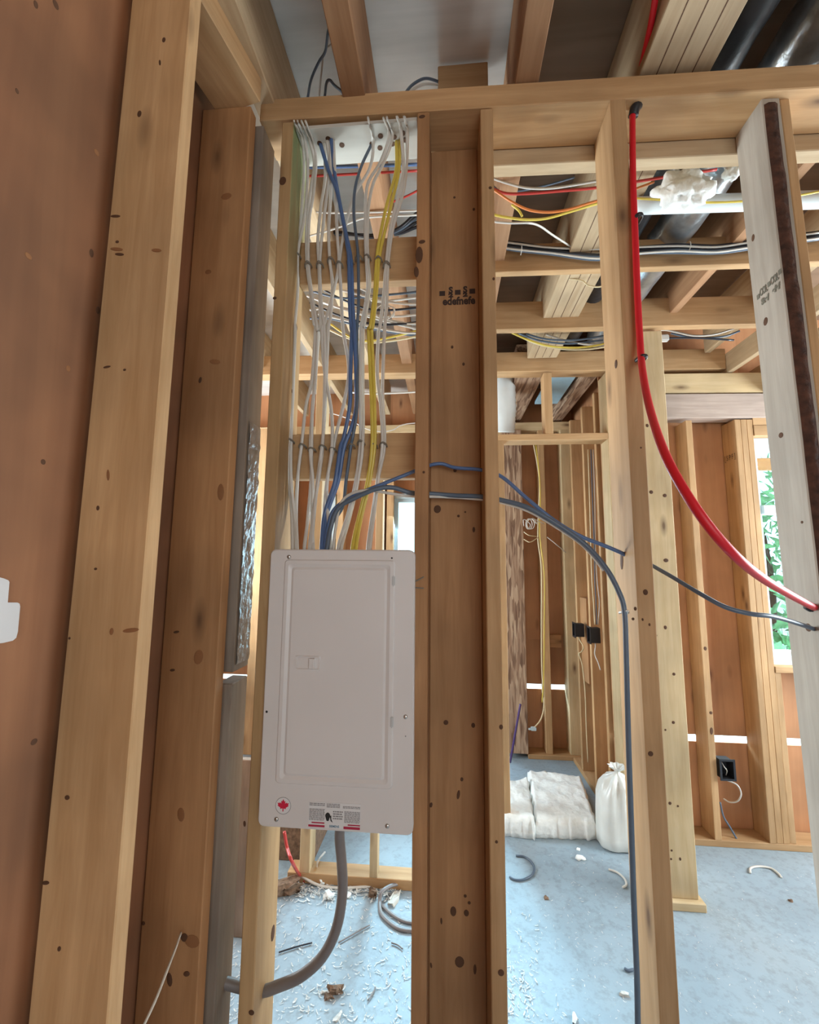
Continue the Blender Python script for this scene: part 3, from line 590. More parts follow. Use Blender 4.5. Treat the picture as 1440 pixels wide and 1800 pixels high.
bm = bmesh.new(); L = [(rrect(lx0, lx1, lz0, lz1, .004), YP-.004), (rrect(lx0+.001, lx1-.001, lz0+.001, lz1-.001, .004), YP-.0068), (rrect(lx0+.004, lx1-.004, lz0+.004, lz1-.004, .003), YP-.0068), (rrect(lx0+.005, lx1-.005, lz0+.005, lz1-.005, .003), YP-.0043)]
V = ringstack(bm, L); bm.faces.new(V[-1]); bmesh.ops.recalc_face_normals(bm, faces=bm.faces[:])
la = from_bm('latch', bm, 'panel', door)
bm = bmesh.new(); box_bm(bm, ((lx0+lx1)/2+.012, YP-.0075, (lz0+lz1)/2), (.014, .009, .026)); bmesh.ops.bevel(bm, geom=bm.edges[:], offset=.001, segments=1, affect='EDGES'); from_bm('slider', bm, 'panel', la)
for (px, py) in ((692, 1021), (689, 1268)):
    p = PY(px, py, YP); bm = bmesh.new(); box_bm(bm, (p.x, YP-.004, p.z), (.008, .009, .028)); bmesh.ops.bevel(bm, geom=bm.edges[:], offset=.0025, segments=2, affect='EDGES'); from_bm('hinge', bm, 'panel_in', pan)
for (px, py, r, m) in ((508, 979, .0058, 'steel'), (689, 981, .0025, 'ink_black'), (469, 1251, .0032, 'ink_black'), (713, 1260, .0058, 'steel'), (486, 1440, .0058, 'steel'), (681, 1452, .0058, 'steel'), (713, 1294, .0018, 'ink_grey')):
    p = PY(px, py, YP); bm = bmesh.new(); bmesh.ops.create_uvsphere(bm, u_segments=12, v_segments=6, radius=1); bmesh.ops.scale(bm, vec=(r, r*.55 if m == 'steel' else .0006, r), verts=bm.verts[:]); bmesh.ops.translate(bm, vec=(p.x, YP-.0005, p.z), verts=bm.verts[:])
    from_bm('screw' if m == 'steel' else 'screw_hole', bm, m, pan, smooth=True)
# round leaf mark
c = PY(498, 1416, YP); R_ = .0205
circ = lambda r, n=28: [(c.x+r*math.cos(2*math.pi*i/n), c.z+r*math.sin(2*math.pi*i/n)) for i in range(n)]
bm = bmesh.new(); V = ringstack(bm, [(circ(R_), YP-.0001), (circ(R_), YP-.0006)]); bm.faces.new(V[-1]); st = from_bm('round_sticker', bm, 'label_white', pan); st['label'] = 'white round sticker with a red leaf'
bm = bmesh.new(); ringstack(bm, [(circ(R_), YP-.0008), (circ(R_-.0013), YP-.0009)]); from_bm('ring', bm, 'ink_grey', st)
leaf = [(0, 1), (.18, .62), (.36, .74), (.30, .30), (.56, .52), (.62, .36), (.95, .42), (.80, .12), (.92, 0), (.45, -.30), (.52, -.48), (.08, -.40), (.08, -.85)]
leaf = leaf + [(-x, z) for x, z in leaf[::-1] if x > 0]
poly('leaf', 'ink_leaf', [(c.x+x*.0158, YP-.0008, c.z+z*.0158) for x, z in leaf], .0003, (0, -1, 0), st)
# warning label with its blocks of fine print
x0, x1 = xx(543, 1430, YP), xx(634, 1430, YP); z0, z1 = zz(588, 1456, YP)+.0, zz(588, 1411, YP)
bm = bmesh.new(); box_bm(bm, ((x0+x1)/2, YP-.0004, (z0+z1)/2), (x1-x0, .0006, z1-z0)); lb = from_bm('warning_label', bm, 'label_white', pan); lb['label'] = 'white warning label with fine print'
W_ = x1-x0; H_ = z1-z0
def lab(name, mat, u0, u1, v0, v1, par=lb):
    bm = bmesh.new(); box_bm(bm, (x0+W_*(u0+u1)/2, YP-.0009, z0+H_*(v0+v1)/2), (W_*(u1-u0), .0003, H_*(v1-v0))); return from_bm(name, bm, mat, par)
lab('red_bar', 'ink_red', .00, .315, .02, .10); lab('red_bar', 'ink_red', .68, .995, .00, .10); lab('red_bar', 'ink_red', .06, .31, .16, .21); lab('red_bar', 'ink_red', .76, .995, .14, .19)
rnd = random.Random(3); bm = bmesh.new()
for (u0, u1, v0, v1, n) in ((.01, .31, .27, .74, 9), (.01, .31, .84, .97, 2), (.345, .60, .80, .97, 4), (.69, .99, .24, .70, 9), (.66, .99, .80, .90, 2), (.47, .66, .34, .70, 4)):
    for i in range(n):
        v = v0+(v1-v0)*(i+.5)/n; u = u0
        while u < u1-.01:
            l = min(rnd.uniform(.02, .07), u1-u); box_bm(bm, (x0+W_*(u+l/2), YP-.0009, z0+H_*v), (W_*l, .0003, H_*(v1-v0)/n*.55)); u += l+.008
from_bm('fine_print', bm, 'ink_grey', lb)['kind'] = 'stuff'
text('lettering', 'SIEMENS', 'ink_teal', .0072, Matrix.Translation((x0+W_*.50, YP-.0010, z0+H_*.075)) @ FRONT, lb, 0.95, .00015)
bm = bmesh.new(); pts = [(x0+W_*(.37+.045*math.cos(a)*(1+.2*math.sin(3*a))), z0+H_*(.44+.17*math.sin(a))) for a in (2*math.pi*i/16 for i in range(16))]
poly('black_mark', 'ink_black', [(x, YP-.0009, z) for x, z in pts], .0003, (0, -1, 0), lb)
poly('black_mark', 'ink_black', [(x0+W_*u, YP-.0009, z0+H_*v) for u, v in ((.41, .47), (.44, .50), (.44, .36), (.47, .22), (.43, .28))], .0003, (0, -1, 0), lb)
# the steel box behind the cover
bm = bmesh.new(); box_bm(bm, ((XA+XB)/2+.006, (FY+1.262)/2, (ZA+ZT)/2), (.36, 1.262-FY-.002, ZT-ZA-.03)); from_bm('enclosure', bm, 'panel_in', pan)

# ------------------------------------------------------------------ cables into the panel
YC = 1.243
def z4(x, y): return (450+x/4.5, 200+y/4.5)
def z5(x, y): return (450+x/4.5, 580+y/4.5)
ordn = ['first', 'second', 'third', 'fourth', 'fifth', 'sixth', 'seventh', 'eighth', 'ninth', 'tenth', 'eleventh', 'twelfth', 'thirteenth']
def bay_cable(mat, start, hole, a, b, label, ra=.0054, rb=.0034, dy=0.0, group=None):
    P = []
    if start: P.append(PZ(*start, PB-.019))
    h = PZ(*hole, PB-.017); 
    P.append(h if start else PZ(*hole, PB-.011))
    px = [z4(*q) for q in a]+[z5(*q) for q in b]
    n = len(px)
    for i, q in enumerate(px):
        Y = YC+dy-0.006*math.sin(i*1.7)
        if i >= n-1: Y = 1.21
        P.append(PY(*q, Y))
    P.append(PY(px[-1][0], px[-1][1]+18, 1.20))
    return tube('cable', mat, P, ra, rb, label, 'cable', group)
WC = [
 ((517, 213), (531, 246), [(380, 420), (365, 700), (345, 950), (318, 1115), (300, 1350), (272, 1600)], [(264, 0), (272, 400), (258, 870), (252, 1100), (280, 1400), (288, 1700)]),
 ((523, 213), (536, 247), [(410, 450), (385, 800), (332, 1100), (330, 1400), (308, 1650)], [(310, 20), (292, 500), (278, 870), (278, 1200), (308, 1500), (318, 1700)]),
 ((530, 213), (545, 249), [(462, 400), (432, 600), (402, 900), (403, 1180), (430, 1400), (458, 1650)], [(470, 0), (442, 400), (395, 600), (362, 900), (332, 1150), (318, 1450), (325, 1700)]),
 ((537, 213), (551, 250), [(475, 380), (452, 650), (420, 850), (415, 1180), (445, 1450), (488, 1700)], [(490, 0), (470, 400), (447, 600), (440, 930), (436, 1200), (410, 1500), (385, 1700)]),
 (None, (570, 252), [(548, 500), (512, 750), (490, 1000), (497, 1180), (505, 1400), (510, 1700)], [(500, 20), (458, 500), (430, 930), (450, 1200), (442, 1500), (452, 1700)]),
 (None, (575, 246), [(580, 420), (560, 640), (530, 900), (505, 1180), (517, 1500)], [(540, 0), (545, 400), (528, 900), (500, 1150), (468, 1350), (425, 1700)]),
 (None, (581, 245), [(592, 600), (576, 900), (583, 1150), (605, 1350), (590, 1600)], [(572, 0), (556, 400), (542, 700), (522, 920), (480, 1250), (440, 1700)]),
 (None, (586, 246), [(632, 640), (642, 950), (655, 1180), (615, 1400), (545, 1650)], [(522, 0), (540, 300), (598, 650), (600, 940), (562, 1200), (540, 1450), (550, 1700)]),
 ((647, 207), (656, 251), [(900, 430), (790, 620), (730, 800), (685, 1000), (662, 1180), (672, 1400)], [(690, 0), (735, 300), (702, 550), (640, 800), (612, 940), (560, 1250), (590, 1690)]),
 ((674, 207), (684, 238), [(985, 380), (890, 540), (868, 700), (866, 1000), (872, 1140), (885, 1380), (845, 1620)], [(830, 0), (825, 400), (828, 700), (826, 890), (790, 1200), (730, 1450), (655, 1700)]),
 ((680, 206), (690, 240), [(1010, 390), (925, 560), (885, 800), (885, 1140), (900, 1350), (860, 1650)], [(848, 20), (846, 400), (845, 890), (805, 1200), (742, 1480), (680, 1700)]),
 ((698, 205), (705, 231), [(1165, 430), (1130, 640), (1065, 900), (1030, 1180), (1015, 1400), (982, 1680)], [(970, 20), (960, 350), (988, 600), (1000, 900), (960, 1200), (915, 1500), (888, 1700)]),
 ((711, 205), (716, 234), [(1190, 420), (1160, 640), (1085, 900), (1046, 1180), (1035, 1500)], [(1018, 0), (1002, 500), (1018, 900), (972, 1150), (935, 1450), (905, 1700)]),
]
rank = sorted(range(len(WC)), key=lambda i: WC[i][3][-1][0])
for i, (s, h, a, b) in enumerate(WC):
    bay_cable('cable_white', s, h, a, b, 'white flat cable, %s from the left of those entering the panel top' % ordn[rank.index(i)], dy=-0.003*(i % 2), group='white cables into the panel')
BC = [((563, 252), [(575, 450), (640, 610), (690, 850), (725, 1060), (735, 1160), (742, 1500), (755, 1700)], [(758, 0), (748, 350), (742, 600), (695, 850), (668, 930), (625, 1200), (545, 1450), (520, 1700)], 'left one of the two blue cables crossing in the middle of the panel bay'),
      ((582, 244), [(620, 450), (662, 700), (712, 950), (752, 1160), (765, 1500)], [(778, 0), (792, 350), (792, 620), (745, 800), (695, 935), (650, 1200), (565, 1450), (540, 1700)], 'right one of the two blue cables crossing in the middle of the panel bay'),
      ((653, 254), [(832, 420), (783, 600), (775, 800), (796, 1000), (808, 1135), (812, 1500)], [(800, 0), (800, 350), (796, 650), (765, 850), (752, 915), (712, 1200), (685, 1400), (590, 1550), (560, 1700)], 'slim blue cable left of the yellow cables in the panel bay')]
for i, (h, a, b, l) in enumerate(BC):
    bay_cable('cable_blue' if i < 2 else 'cable_slate', None, h, a, b, l, .0062 if i < 2 else .005, .0042, dy=-0.012, group='blue cables into the panel')
YCs = [((697, 247), [(1108, 450), (1040, 700), (985, 950), (955, 1140), (940, 1400), (905, 1680)], [(890, 0), (905, 350), (915, 600), (918, 910), (882, 1200), (808, 1500), (765, 1700)], 'left one of the two yellow cables dropping into the panel'),
       ((703, 246), [(1130, 450), (1075, 700), (1015, 950), (975, 1140), (955, 1400), (925, 1680)], [(915, 0), (930, 350), (938, 600), (940, 910), (900, 1200), (830, 1500), (795, 1700)], 'right one of the two yellow cables dropping into the panel')]
for i, (h, a, b, l) in enumerate(YCs):
    bay_cable('cable_yellow', None, h, a, b, l, dy=-0.006, group='yellow cables into the panel')
# staples holding them to the blocks
st_me = None
def staple(px, py, Y, label, group, w_=0.011, mat='staple'):
    p = PY(px, py, Y); bm = bmesh.new()
    pts = [p+Vector((-w_, .014, -.004)), p+Vector((-w_*.85, .002, 0)), p+Vector((0, -.006, .004)), p+Vector((w_*.85, .002, 0)), p+Vector((w_, .014, -.004))]
    tube_bm(bm, pts, .0022, .0032, 6, Vector((0, 0, 1)), 4); bmesh.ops.recalc_face_normals(bm, faces=bm.faces[:])
    return tag(from_bm('cable_staple', bm, mat, smooth=True), label, 'staple', group)
for i, q in enumerate(((320, 1115), (407, 1186), (500, 1186), (588, 1152), (656, 1186), (742, 1160), (810, 1134), (878, 1132), (968, 1146), (1032, 1186))):
    staple(*z4(*q), YC-.004, 'grey cable staple, %s from the left on the upper block' % ordn[i], 'staples on the upper block')
for i, q in enumerate(((265, 876), (362, 915), (437, 945), (522, 925), (603, 945), (683, 930), (752, 915), (828, 888), (930, 914), (1005, 904))):
    staple(*z5(*q), YC-.004, 'grey cable staple, %s from the left on the lower block' % ordn[i], 'staples on the lower block')
# blue and slate cables leaving the bay to the right, through the studs
def pxtube(name, mat, pts, ra, rb, label, cat='cable', group=None, parent=None, sides=8, n=6):
    return tube(name, mat, [PY(a, b, c_) for a, b, c_ in pts], ra, rb, label, cat, group, parent, sides, n=n)
pxtube('cable', 'cable_blue', [(569, 975, 1.20), (577, 925, 1.215), (588, 895, 1.22), (621, 872, 1.22), (672, 851, 1.22), (722, 831, 1.225), (748, 820, 1.24), (775, 815, 1.255), (800, 822, 1.255), (846, 826, 1.24), (882, 838, 1.225), (925, 875, 1.215), (975, 915, 1.21), (1020, 942, 1.215), (1060, 958, 1.22), (1093, 972, 1.225), (1106, 980, 1.23)], .0055, .0042, 'blue cable arching from the panel over the stamped board to the tan stud')
pxtube('cable', 'cable_slate', [(573, 975, 1.19), (582, 925, 1.205), (595, 893, 1.205), (625, 875, 1.205), (660, 860, 1.205), (690, 857, 1.21), (722, 866, 1.22), (760, 868, 1.245), (800, 871, 1.245), (846, 873, 1.23), (886, 880, 1.215), (930, 893, 1.20), (985, 925, 1.19), (1030, 958, 1.18), (1065, 998, 1.165), (1088, 1040, 1.152), (1098, 1075, 1.148), (1101, 1150, 1.148), (1105, 1300, 1.148), (1110, 1450, 1.148), (1115, 1600, 1.148), (1120, 1720, 1.148), (1122, 1830, 1.148)], .0068, .0050, 'thick slate blue cable swinging right and running down the tan stud')
pxtube('cable', 'cable_white', [(585, 975, 1.20), (590, 930, 1.21), (602, 880, 1.212), (640, 862, 1.212), (690, 868, 1.215), (722, 872, 1.225), (790, 874, 1.25), (846, 878, 1.232), (884, 884, 1.222), (930, 899, 1.207), (985, 931, 1.197), (1028, 962, 1.187), (1062, 1003, 1.17)], .0042, .003, 'thin white cable running under the slate cable past the stamped board')
staple(1100, 1076, 1.150, 'small grey clip on the slate cable at mid height of the tan stud', None, .010, 'steel')
pxtube('cable', 'cable_slate', [(1140, 990, 1.24), (1150, 996, 1.22), (1185, 1016, 1.17), (1230, 1043, 1.12), (1275, 1067, 1.09), (1320, 1079, 1.08), (1355, 1083, 1.10), (1390, 1092, 1.15), (1432, 1106, 1.215)], .0055, .004, 'slate cable sagging between the tan stud and the whitish stud')
# ------------------------------------------------------------------ red pipe
pp = empty('red_pipe', tuple(PY(1112, 300, 1.19)), 'bright red plastic pipe coming through the top plate and sagging to the right stud', 'pipe')
A = [PZ(1158, -40, JB+.05), PZ(1145, 40, JB+.04), PZ(1126, 125, JB+.03)]
tube('pipe', 'pipe_red', A, .0085, None, None, parent=pp, sides=14, ref=Vector((0, 0, 1)))['label'] = 'red pipe above the plate'
B = [PY(a, b, c_) for a, b, c_ in ((1112, 196, 1.19), (1112, 230, 1.175), (1113, 320, 1.15), (1117, 420, 1.14), (1121, 520, 1.14), (1126, 610, 1.13), (1131, 660, 1.07), (1143, 720, .98), (1168, 795, .86), (1205, 865, .80), (1250, 930, .78), (1300, 984, .80), (1345, 1019, .88), (1385, 1043, 1.0), (1418, 1061, 1.14), (1434, 1069, 1.22))]
tube('pipe', 'pipe_red', B, .0085, None, parent=pp, sides=16, n=8)['label'] = 'sagging red pipe'
bm = bmesh.new(); p = PY(1116, 190, 1.19)
tube_bm(bm, [p+Vector((-.006, 0, -.028)), p+Vector((-.002, -.006, -.008)), p+Vector((.010, -.002, .008)), p+Vector((.018, .02, .022))], .0145, .0145, 12); bmesh.ops.recalc_face_normals(bm, faces=bm.faces[:])
tag(from_bm('bend_support', bm, 'black', pp, smooth=True), 'black plastic bend support')
for (px, py, Y) in ((1121, 383, 1.14), (1128, 630, 1.12)):
    p = PY(px, py, Y); bm = bmesh.new(); tube_bm(bm, [p+Vector((-.010, .012, 0)), p+Vector((-.004, -.010, .001)), p+Vector((.010, -.006, .002)), p+Vector((.012, .022, .004))], .004, .006, 8, Vector((0, 0, 1))); bmesh.ops.recalc_face_normals(bm, faces=bm.faces[:])
    tag(from_bm('pipe_clip', bm, 'black', smooth=True), 'black pipe clip high on the red pipe' if py < 500 else 'black pipe clip where the red pipe starts to swing away from the stud', 'clip', 'clips on the red pipe')
# ------------------------------------------------------------------ grey service cable under the panel
pxtube('service_cable', 'cable_grey', [(600, 1440, 1.20), (597, 1470, 1.205), (601, 1520, 1.21), (602, 1570, 1.215), (592, 1630, 1.22), (568, 1680, 1.225), (530, 1715, 1.23), (490, 1733, 1.23), (460, 1742, 1.23), (425, 1735, 1.225), (398, 1728, 1.22), (385, 1726, 1.215)], .0135, .0135, 'thick grey service cable curving from under the panel into the left stud', sides=14)

yb = PZ(412, 1648, 0).y
lum('board', 'weathered', xx(396, 1640, yb), xx(436, 1640, yb), yb, yb+0.03, 0, zz(415, 1335, yb), label='low greyish board standing on the floor, seen in the slit beside the first stud', cat='board')
# ------------------------------------------------------------------ cables above the plate
for i, (pts, l, m, r) in enumerate((
  ([(541, 172, 1.20), (547, 140, 1.24), (560, 110, 1.22), (572, 90, 1.18), (577, 55, 1.12), (588, 15, 1.08)], 'tall dark cable rising through the plate toward the joist', 'cable_slate', .0042),
  ([(561, 172, 1.21), (565, 130, 1.23), (570, 92, 1.20), (583, 78, 1.17)], 'thin white cable rising through the plate beside the tall dark one', 'cable_white', .003),
  ([(571, 170, 1.22), (574, 146, 1.24), (580, 141, 1.25), (588, 150, 1.26), (600, 160, 1.28), (606, 170, 1.30)], 'small dark cable loop above the plate beside the brown joist', 'cable_slate', .0045),
  ([(482, 150, 1.30), (492, 158, 1.28), (502, 172, 1.25)], 'short thin cable end above the left end of the plate', 'cable_slate', .0025),
  ([(710, 168, 1.22), (722, 152, 1.24), (738, 141, 1.26), (752, 138, 1.28), (772, 144, 1.32)], 'grey cable arching over the plate right of the brown joist', 'cable_slate', .0045),
  ([(714, 168, 1.22), (730, 155, 1.25), (748, 148, 1.27), (772, 150, 1.32)], 'white cable arching over the plate right of the brown joist', 'cable_white', .0045))):
    pxtube('cable', m, pts, r, r, l, group='cables above the top plate')
lum('blocking', 'spruce', xx(770, 130, 1.31), xx(858, 130, 1.31), 1.31, 1.35, PL+.05, zz(810, 112, 1.31), 'x', 'small block standing on the plate above the wide stamped board', 'block')
# ------------------------------------------------------------------ cables and pipe in the ceiling behind the wall
def run(mat, pts, Y, r, label, group='cables strung under the ceiling', rb=None, hang=False):
    if hang:
        P = [PY(a, b, Y) for a, b in pts]; e_ = P[-1]
        P += [Vector((0.10, Y, e_.z+.04)), Vector((0.19, Y, e_.z+(JB-e_.z)*.6)), Vector((0.24, Y, JB+.006))]
        return tube('cable', mat, P, r, r, label, 'cable', group)
    return pxtube('cable', mat, [(a, b, Y if len(q) == 0 else q[0]) for a, b, *q in pts], r, rb or r, label, group=group)
run('cable_white', [(862, 312), (892, 322), (925, 330), (965, 331), (1010, 325), (1050, 318), (1090, 312)], 1.50, .0045, 'white cable sagging just below the pale rear plate')
run('cable_red', [(862, 330), (890, 340), (930, 340), (980, 336), (1040, 331), (1090, 324), (1140, 316), (1190, 308), (1260, 298)], 1.52, .0050, 'red cable running behind the tan stud to the insulation tuft')
run('cable_slate', [(862, 322), (880, 336), (910, 336), (960, 326), (1010, 312)], 1.56, .0035, 'thin slate cable behind the red cable')
run('cable_orange', [(862, 330), (880, 342), (900, 355), (930, 369), (965, 373), (1000, 368), (1040, 356), (1090, 342), (1150, 320)], 1.50, .0045, 'orange cable sagging lowest left, rising to the right')
run('cable_yellow', [(862, 376), (890, 382), (925, 386), (960, 384), (1000, 373), (1050, 358), (1100, 345)], 1.49, .0045, 'yellow cable sagging under the orange cable')
run('cable_yellow', [(900, 360), (912, 370), (918, 380)], 1.49, .0045, 'short yellow cable kink between orange and yellow cables')
run('cable_white', [(862, 389), (895, 392), (930, 392), (950, 398, 1.66), (970, 412, 1.75), (995, 428, 1.86), (1010, 437, 1.912)], 1.60, .0042, 'white cable dipping down to the black bundle')
run('cable_yellow', [(1110, 348), (1160, 351), (1230, 356), (1320, 353), (1400, 344), (1450, 335)], 1.50, .0038, 'yellow cable along the top of the white pipe')
# bundle on the nearest beam
bl = [('cable_black', 0, .006, 'thick black'), ('cable_black', 6, .006, 'second black'), ('cable_slate', 11, .005, 'slate'), ('cable_white', -4, .0045, 'upper white'), ('cable_white', 14, .0045, 'lower white'), ('cable_black', -7, .005, 'topmost black'), ('cable_slate', 18, .004, 'lowest dark')]
for i, (m, dy, r, nm) in enumerate(bl):
    o = [random.uniform(-1.5, 1.5) for _ in range(8)]
    y0 = [426, 433, 440, 444, 440, 436, 438, 428, 412]
    xs_ = [858, 910, 970, 1050, 1120, 1190, 1260, 1330, 1450]
    run(m, [(x, y+dy*(0.55 if 3 != j else .8)+(o[j] if j < 8 else 0)-2) for j, (x, y) in enumerate(zip(xs_, y0))], (1.903 if m == 'cable_white' else 1.915)-.002*i, r, '%s cable of the bundle lying along the nearest cross beam' % nm, 'cable bundle on the nearest cross beam')
for i, (px, py) in enumerate(((917, 437), (1213, 431))):
    p = PY(px, py, 1.895); bm = bmesh.new(); tube_bm(bm, [p+Vector((.002, .01, .024)), p+Vector((0, -.006, .012)), p+Vector((-.001, -.006, -.012)), p+Vector((-.003, .01, -.026))], .002, .0012, 6)
    bmesh.ops.recalc_face_normals(bm, faces=bm.faces[:]); tag(from_bm('cable_tie', bm, 'cable_white', smooth=True), ['white tie round the cable bundle left of the tan stud', 'white tie round the cable bundle right of the red pipe'][i], 'tie', 'ties on the cable bundle')
# in the panel bay, beyond
run('cable_blue', [(500, 296), (555, 294), (640, 292), (735, 289)], 1.44, .0055, 'blue cable crossing behind the bay right under the drilled plywood', 'cables crossing behind the panel bay')
run('cable_red', [(500, 310), (560, 309), (640, 305), (735, 300)], 1.48, .0045, 'red cable crossing behind the bay under the blue one', 'cables crossing behind the panel bay')
run('cable_white', [(545, 372), (590, 374), (650, 373), (740, 370)], 1.6, .0038, 'white cable crossing level behind the bay', 'cables crossing behind the panel bay')
run('cable_white', [(540, 416), (565, 409), (600, 398), (630, 386), (660, 381), (735, 378)], 1.62, .0038, 'white cable climbing to the right behind the bay', 'cables crossing behind the panel bay')
run('cable_red', [(690, 355), (715, 345), (740, 332)], 1.55, .004, 'short red cable at the right end behind the bay', 'cables crossing behind the panel bay')
for i in range(4):
    run(['cable_black', 'cable_black', 'cable_slate', 'cable_black'][i], [(540, 417-2*i), (600, 412-i), (660, 414+i), (700, 411-3*i), (725, 402-7*i), (742, 395-9*i)], 1.9-.01*i, .0075, 'black cable, %s of those lying behind the upper block' % ordn[i], 'black cables behind the upper block')
tg = [('cable_white', [(540, 520), (580, 535), (620, 548), (680, 556), (740, 552)]), ('cable_white', [(545, 545), (590, 540), (640, 550), (700, 566), (740, 568)]), ('cable_white', [(560, 530), (610, 545), (660, 560), (720, 575), (740, 577)]), ('cable_slate', [(548, 512), (600, 524), (660, 520), (740, 512)]),
      ('cable_black', [(560, 505), (610, 530), (660, 545), (740, 540)]), ('cable_white', [(600, 510), (640, 520), (680, 530), (740, 534)]), ('cable_yellow', [(582, 570), (600, 583), (620, 594), (650, 599), (690, 592), (740, 580)]), ('cable_cream', [(580, 580), (606, 592), (640, 601), (680, 600), (740, 590)]),
      ('cable_white', [(630, 505), (652, 516), (668, 530)]), ('cable_slate', [(545, 560), (580, 560), (640, 575), (740, 590)]), ('cable_white', [(560, 552), (620, 566), (680, 580), (740, 585)]), ('cable_black', [(545, 532), (600, 556), (660, 570), (740, 566)])]
tr = sorted(range(len(tg)), key=lambda i: sum(q[1] for q in tg[i][1])/len(tg[i][1]))
for i, (m, p) in enumerate(tg):
    run(m, p, 1.95+.035*(i % 5), .0058, '%s cable in the tangle behind the blocks, %s of twelve counted downward' % ({'cable_white': 'white', 'cable_slate': 'slate', 'cable_black': 'black', 'cable_yellow': 'yellow', 'cable_cream': 'cream'}[m], ordn[tr.index(i)]), 'cable tangle beyond the panel bay', hang=True)
pts = []
for k in range(26):
    a = k/25*2*math.pi*2; pts.append((676+17*math.cos(a)+random.uniform(-2, 2), 548+12*math.sin(a)+random.uniform(-1.5, 1.5), 1.93+.02*(k/25)))
pxtube('cable', 'cable_white', pts, .0028, .0028, 'thin white wire coil hanging in the cable tangle', n=3)
run('cable_white', [(620, 690), (650, 692), (690, 691), (740, 688)], 3.3, .008, 'white cable level under the far joists', 'cables at the far ceiling', hang=True)
run('cable_white', [(560, 720), (610, 735), (640, 752), (665, 758), (690, 756), (715, 745)], 3.2, .004, 'thin white wire drooping in front of the far wall', 'cables at the far ceiling', hang=True)
# between the middle and the far cross beams
mt = [('cable_yellow', [(900, 585), (930, 598), (965, 608), (1010, 611), (1050, 607), (1075, 600)]), ('cable_slate', [(912, 586), (950, 599), (1000, 604), (1060, 598)]), ('cable_cream', [(905, 586), (940, 603), (985, 613), (1030, 614), (1075, 608)]), ('cable_slate', [(925, 587), (960, 596), (1010, 598), (1065, 590)]), ('cable_white', [(960, 588), (1000, 600), (1040, 606), (1075, 603)]),
      ('cable_white', [(1118, 598), (1140, 588), (1165, 580), (1190, 584), (1220, 590), (1255, 588), (1290, 578)]), ('cable_black', [(1120, 606), (1160, 596), (1220, 594), (1290, 598)]), ('cable_slate', [(1180, 586), (1220, 594), (1270, 592), (1300, 582)])]
for i, (m, p) in enumerate(mt):
    run(m, p, 2.60+.03*(i % 3), .0062, ['yellow cable sagging left of the tan stud above the far beam', 'upper slate cable left of the tan stud above the far beam', 'cream cable sagging lowest above the far beam', 'topmost slate cable above the far beam', 'white cable joining the yellow ones above the far beam', 'white cable waving above the far beam right of the red pipe', 'black cable lying above the far beam right of the red pipe', 'slate cable above the far beam near the right beams'][i], 'cables above the far cross beam')
run('cable_cream', [(1000, 490), (1022, 493), (1035, 502), (1055, 504), (1075, 496)], 2.1, .004, 'thin cream wire drooping under the nearest cross beam', 'cables strung under the ceiling')
bm = bmesh.new(); p = PY(1160, 595, 2.55); box_bm(bm, p, (.10, .03, .04)); bmesh.ops.bevel(bm, geom=bm.edges[:], offset=.006, segments=2, affect='EDGES'); tag(from_bm('junction_box', bm, 'panel_in'), 'small pale box lying among cables over the far beam', 'box')
# white drain pipe
pr = [(1118, 362), (1300, 356), (1500, 349)]
o = tube('drain_pipe', 'pvc', [PY(a, b, 1.62) for a, b in pr], .031, .031, 'white drain pipe running along under the ceiling at right', 'pipe', sides=20)
# whitish hazy plastic above the far opening, shaped like a duct end
duct('hazy_plastic', 'pvc', [PY(880, 640, 3.3), PY(884, 720, 3.35), PY(882, 760, 3.4)], .10, 'pale hazy plastic piece seen above the far door header at left')
lum('strand_beam', 'lvl', 0.53, 0.73, DW+.12, FW+.1, PL+.02, PL+.26, 'y', 'strand lumber beam running back above the far door header', 'beam')
lum('strand_beam', 'lvl', 1.02, 1.12, DW+.12, FW+.1, PL+.0, PL+.26, 'y', 'narrow strand beam running back at the right above the door header', 'beam')
lum('foam_board', 'foam', 0.79, 0.985, DW+.13, 3.75, PL+.035, PL+.06, 'y', 'pale blue foam board above the far door header between the strand beams', 'board', bevel=0)
lum('wooden_box', 'scrap', xx(470, 1500, 2.62), xx(553, 1500, 2.62), 2.60, 2.95, 0.0, 0.20, 'x', 'dark brown box on the floor behind the low floor plate, left under the panel', 'box')
# insulation tuft
def blob(name, mat, c_, s_, seed, amp, label, cat, sub=4, freq=5.0):
    bm = bmesh.new(); bmesh.ops.create_icosphere(bm, subdivisions=sub, radius=1)
    for v in bm.verts:
        n = noise.fractal(v.co*freq*.45+Vector((seed, 0, 0)), 1.0, 2.0, 4); v.co = Vector((v.co.x*s_[0], v.co.y*s_[1], v.co.z*s_[2]))*(1+amp*n)
    bmesh.ops.translate(bm, vec=c_, verts=bm.verts[:])
    return tag(from_bm(name, bm, mat, smooth=True), label, cat)
blob('insulation_tuft', 'wool', PY(1202, 336, 1.49), (.092, .05, .070), 4, .38, 'fluffy white insulation tuft hanging over the drain pipe', 'insulation')
blob('insulation_tuft', 'wool', PY(1288, 300, 1.46), (.030, .03, .030), 9, .4, 'small insulation scrap beside the whitish stud under the rear plate', 'insulation', 3)
